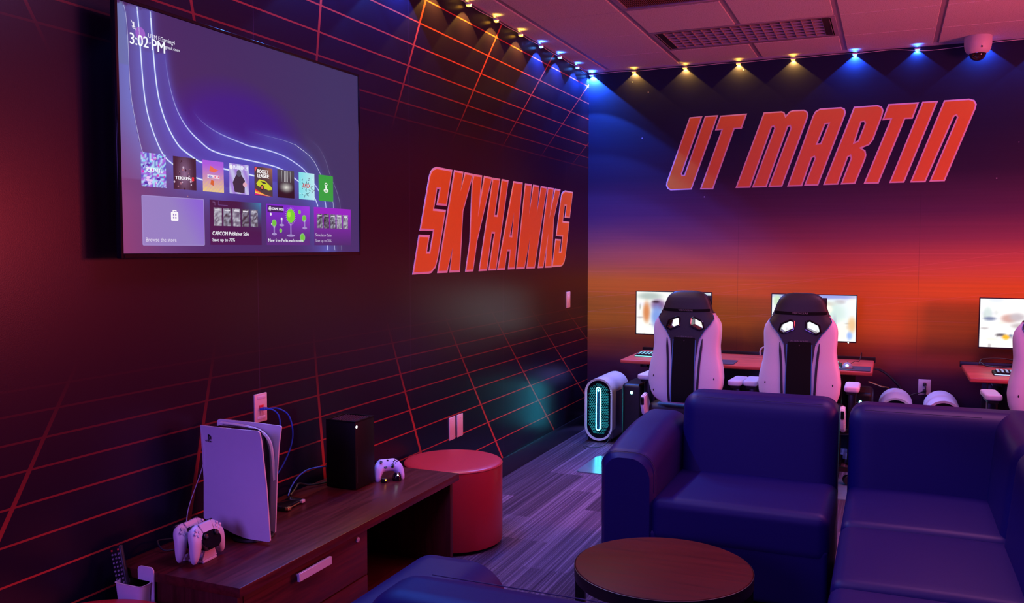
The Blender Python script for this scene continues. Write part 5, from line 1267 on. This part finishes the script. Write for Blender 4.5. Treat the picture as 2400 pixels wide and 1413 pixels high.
def gaming_chair():
    t = thing('gaming_chair', '', 'chair')
    bm = bmesh.new(); zs = [.52+.737*k/46 for k in range(47)]
    loft(bm, [ring_at(z) for z in zs]); shell = link('backrest', bm, 'white_leather', t); boolean_cut(shell, slot_cutter())
    bm = bmesh.new(); zs = [1.115+.142*k/20 for k in range(21)]; loft(bm, [ring_at(z, .0035) for z in zs]); link('headrest', bm, 'black_leather', t)
    half = pw([(.52, .070), (.80, .078), (.94, .094), (1.00, .128), (1.045, .166), (1.08, .186), (1.11, .174), (1.13, .163)])
    bm = bmesh.new(); patch(bm, lambda z: -min(half(z), interp(z, 1)*.985), lambda z: min(half(z), interp(z, 1)*.985), .53, 1.125, .005)
    o = link('back_panel', bm, 'black_leather', t); boolean_cut(o, slot_cutter())
    mid = lambda z: .074-.01*(z-.5)
    bm = bmesh.new(); patch(bm, lambda z: -mid(z), lambda z: mid(z), .53, .955, .0075); link('lower_back_panel', bm, 'black_mesh', t)
    for s in (-1, 1):
        f0 = pw([(.53, .092), (.80, .104), (.955, .118)]); bm = bmesh.new()
        tp = lambda z: max(0.0015, min(.0070, (.965-z)*.1))
        patch(bm, (lambda z: f0(z)-tp(z)) if s > 0 else (lambda z: -f0(z)-tp(z)), (lambda z: f0(z)+tp(z)) if s > 0 else (lambda z: -f0(z)+tp(z)), .53, .950, .0055, 24, 3); link('back_stripe', bm, 'black_leather', t)
        bm = bmesh.new(); zz = [.94+.165*k/24 for k in range(25)]; tube(bm, [(s*(half(z)), rear_y(min(half(z), interp(z, 1)*.97), z, .005), z) for z in zz], .0022, 6); link('piping', bm, 'piping', t)
        bm = bmesh.new(); zz = [.53+.41*k/24 for k in range(25)]; tube(bm, [(s*(mid(z)+.0045), rear_y(mid(z)+.004, z, .0055), z) for z in zz], .0030, 6); link('piping', bm, 'piping', t)
        # harness slot surround
        ring = [(.036, 1.082), (.036, 1.030), (.097, 1.003), (.124, 1.018), (.113, 1.062), (.058, 1.088)]
        pts = []
        for k in range(6):
            a, b = ring[k], ring[(k+1) % 6]
            for q in range(4): pts.append(Vector((s*(a[0]+(b[0]-a[0])*q/4), 0, a[1]+(b[1]-a[1])*q/4)))
        for p in pts: p.y = rear_y(p.x, p.z, .006)
        bm = bmesh.new(); tube(bm, pts, .0055, 8, closed=True); link('harness_slot', bm, 'gloss_black', t)
        # gloss tunnel wall inside the slot, catching the monitor light
        rg = [(.041, 1.075), (.041, 1.037), (.096, 1.011), (.117, 1.023), (.107, 1.057), (.058, 1.081)]
        bm = bmesh.new(); A = [bm.verts.new((s*p[0], rear_y(p[0], p[1], .004), p[1])) for p in rg]; Bv = [bm.verts.new((s*p[0], rear_y(p[0], p[1], .004)+.075, p[1])) for p in rg]
        for k in range(6): bm.faces.new((A[k], A[(k+1) % 6], Bv[(k+1) % 6], Bv[k]))
        link('slot_lining', bm, 'gloss_black', t, smooth=False)
        for z in (.60, .695): bm = bmesh.new(); ellipsoid(bm, (s*.200, rear_y(.200, z, -.001), z), .0045, .003, .008, 12, 8); link('bolt_cap', bm, 'black', t)
    bm = bmesh.new(); pts = [(x, rear_y(min(abs(x), interp(1.135, 1)*.985), 1.135+.012*(x/.16)**2*0, .0065), 1.135-.006*math.cos(x*9)) for x in [-.155+.31*k/20 for k in range(21)]]
    secs = [[Vector(p)+Vector((0, 0, -.010)), Vector(p)+Vector((0, -.002, -.010)), Vector(p)+Vector((0, -.002, .010)), Vector(p)+Vector((0, 0, .010))] for p in pts]; loft(bm, secs); link('headrest_strap', bm, 'black_mesh', t)
    to = lambda x0, z0, o_: (lambda a, b: (a+x0, rear_y(a+x0, z0+b, o_), z0+b))
    bm = bmesh.new(); add_text(bm, 'VERTAGEAR', .0165, to(0, 1.126, .0105), align='CENTER', xs=1.05, bold=.0005); link('brand_print', bm, 'print_grey', t, smooth=False)
    bm = bmesh.new(); add_text(bm, 'A L I E N W A R E', .014, to(0, .956, .0085), align='CENTER', xs=1.0); add_text(bm, 'v', .016, to(0, .93, .0085), align='CENTER'); link('maker_print', bm, 'print_grey', t, smooth=False)
    bm = bmesh.new(); ellipsoid(bm, (0, yc(1.19)+.055, 1.175), .148, .035, .055, 24, 14); link('head_pillow', bm, 'black_mesh', t)
    link('pillow_strap', B(.112, .150, yc(1.2)+.03, yc(1.2)+.045, 1.165, 1.225, bev=.004), 'black', t)
    # seat
    st_ = bulge_box(-.262, .262, .04, .54, .395, .505, .045, crown=.015); link('seat', st_, 'black_leather', t)
    link('seat_centre', bulge_box(-.15, .15, .07, .53, .44, .525, .03, crown=.01), 'black_leather', t)
    link('seat_plate', B(-.16, .16, .14, .42, .365, .395, bev=.005), 'black_metal', t)
    for s in (-1, 1):
        bm = bmesh.new(); prism(bm, [(-.045, .56), (.02, .575), (.075, .50), (.10, .43), (.06, .40), (-.02, .43), (-.05, .49)], s*.262-.014, s*.262+.014, 'yz'); bmesh.ops.bevel(bm, geom=bm.edges[:], offset=.006, segments=3, affect='EDGES'); h = link('recline_hinge', bm, 'white_shell', t)
        link('hinge_cover', B(s*.262-.010, s*.262+.010, -.054, -.042, .50, .55, bev=.003), 'gloss_black', h)
        # armrest
        x = s*.306
        bm = bmesh.new(); slab(bm, rrect(x-.045, x+.045, .09, .34, .026, 6), .646, .680, .011); ap = link('armrest_pad', bm, 'matte_white', t)
        link('armrest_holder', B(x-.030, x+.030, .13, .30, .625, .649, bev=.004), 'black', t)
        bm = bmesh.new(); box(bm, x-.022, x+.022, .18, .25, .40, .63, bev=.008); link('armrest_post', bm, 'black_metal', t)
        bm = bmesh.new(); tube(bm, smooth_path([(x, .215, .42), (s*.29, .215, .375), (s*.15, .22, .370)], 6), .018, 10); link('armrest_bracket', bm, 'black_metal', t)
        if s > 0: bm = bmesh.new(); prism(bm, [(s*.285, .42), (s*.335, .60), (s*.350, .60), (s*.302, .42)], -.005, .012, 'xz'); link('side_trim', bm, 'black_metal', t, smooth=False)
    # gas lift and five-star base
    bm = bmesh.new(); cyl(bm, (0, .27, .235), .028, .27); link('gas_lift', bm, 'black_metal', t)
    for k in range(5):
        a = 2*pi*k/5+.3; bm = bmesh.new(); d = Vector((cos(a), sin(a), 0)); c = Vector((0, .27, .12)); q = Vector((-sin(a), cos(a), 0))
        secs = [[c+d*r-q*w+Vector((0, 0, z-h2)), c+d*r+q*w+Vector((0, 0, z-h2)), c+d*r+q*w*.7+Vector((0, 0, z+h2)), c+d*r-q*w*.7+Vector((0, 0, z+h2))] for r, w, z, h2 in ((.02, .032, 0, .022), (.16, .026, -.005, .018), (.31, .018, -.022, .012))]
        loft(bm, secs); link('base_arm', bm, 'black_metal', t)
        bm = bmesh.new(); p = c+d*.30; mt = Matrix.Translation((p.x, p.y, .032)) @ Matrix.Rotation(a, 4, 'Z') @ Matrix.Rotation(pi/2, 4, 'X')
        bmesh.ops.create_cone(bm, cap_ends=True, segments=24, radius1=.031, radius2=.031, depth=.045, matrix=mt); bmesh.ops.bevel(bm, geom=bm.edges[:], offset=.003, segments=1, affect='EDGES'); link('caster', bm, 'black', t)
    return t
c1 = gaming_chair(); G_ = 'white and black gaming chairs'
c2 = copy_tree(c1); c3 = copy_tree(c1)
for o, x, y, rz, lab in ((c1, 1.152, 5.70, radians(-4), 'white and black gaming chair nearest the room corner'), (c2, 1.868, 5.70, radians(0), 'white and black gaming chair in the middle, before the second monitor'), (c3, 3.262, 5.72, radians(3), 'white and black gaming chair cut by the right edge of the picture')):
    o.location = (x, y, .007); o.rotation_euler = (0, 0, rz); tag(o, lab, 'chair', G_)
dark_tower(.572, 6.55, .50, 'black computer tower with round teal light under the left end of the left desk', .434)
dark_tower(2.205, 6.62, .53, 'black computer tower with round teal light under the right end of the left desk', .462)
# clear chair mat whose corner shows past the sofa
M['mat_clear'] = mat('clear_chair_mat', (.16, .24, .28), .22, spec=.9)
bm = bmesh.new(); prism(bm, rrect(.415, 2.30, 5.70, 6.20, .04), .001, .007, 'xy'); tag(link('chair_mat', bm, 'mat_clear'), 'glossy chair mat on the carpet under the chairs, its corner glinting teal', 'floor mat')
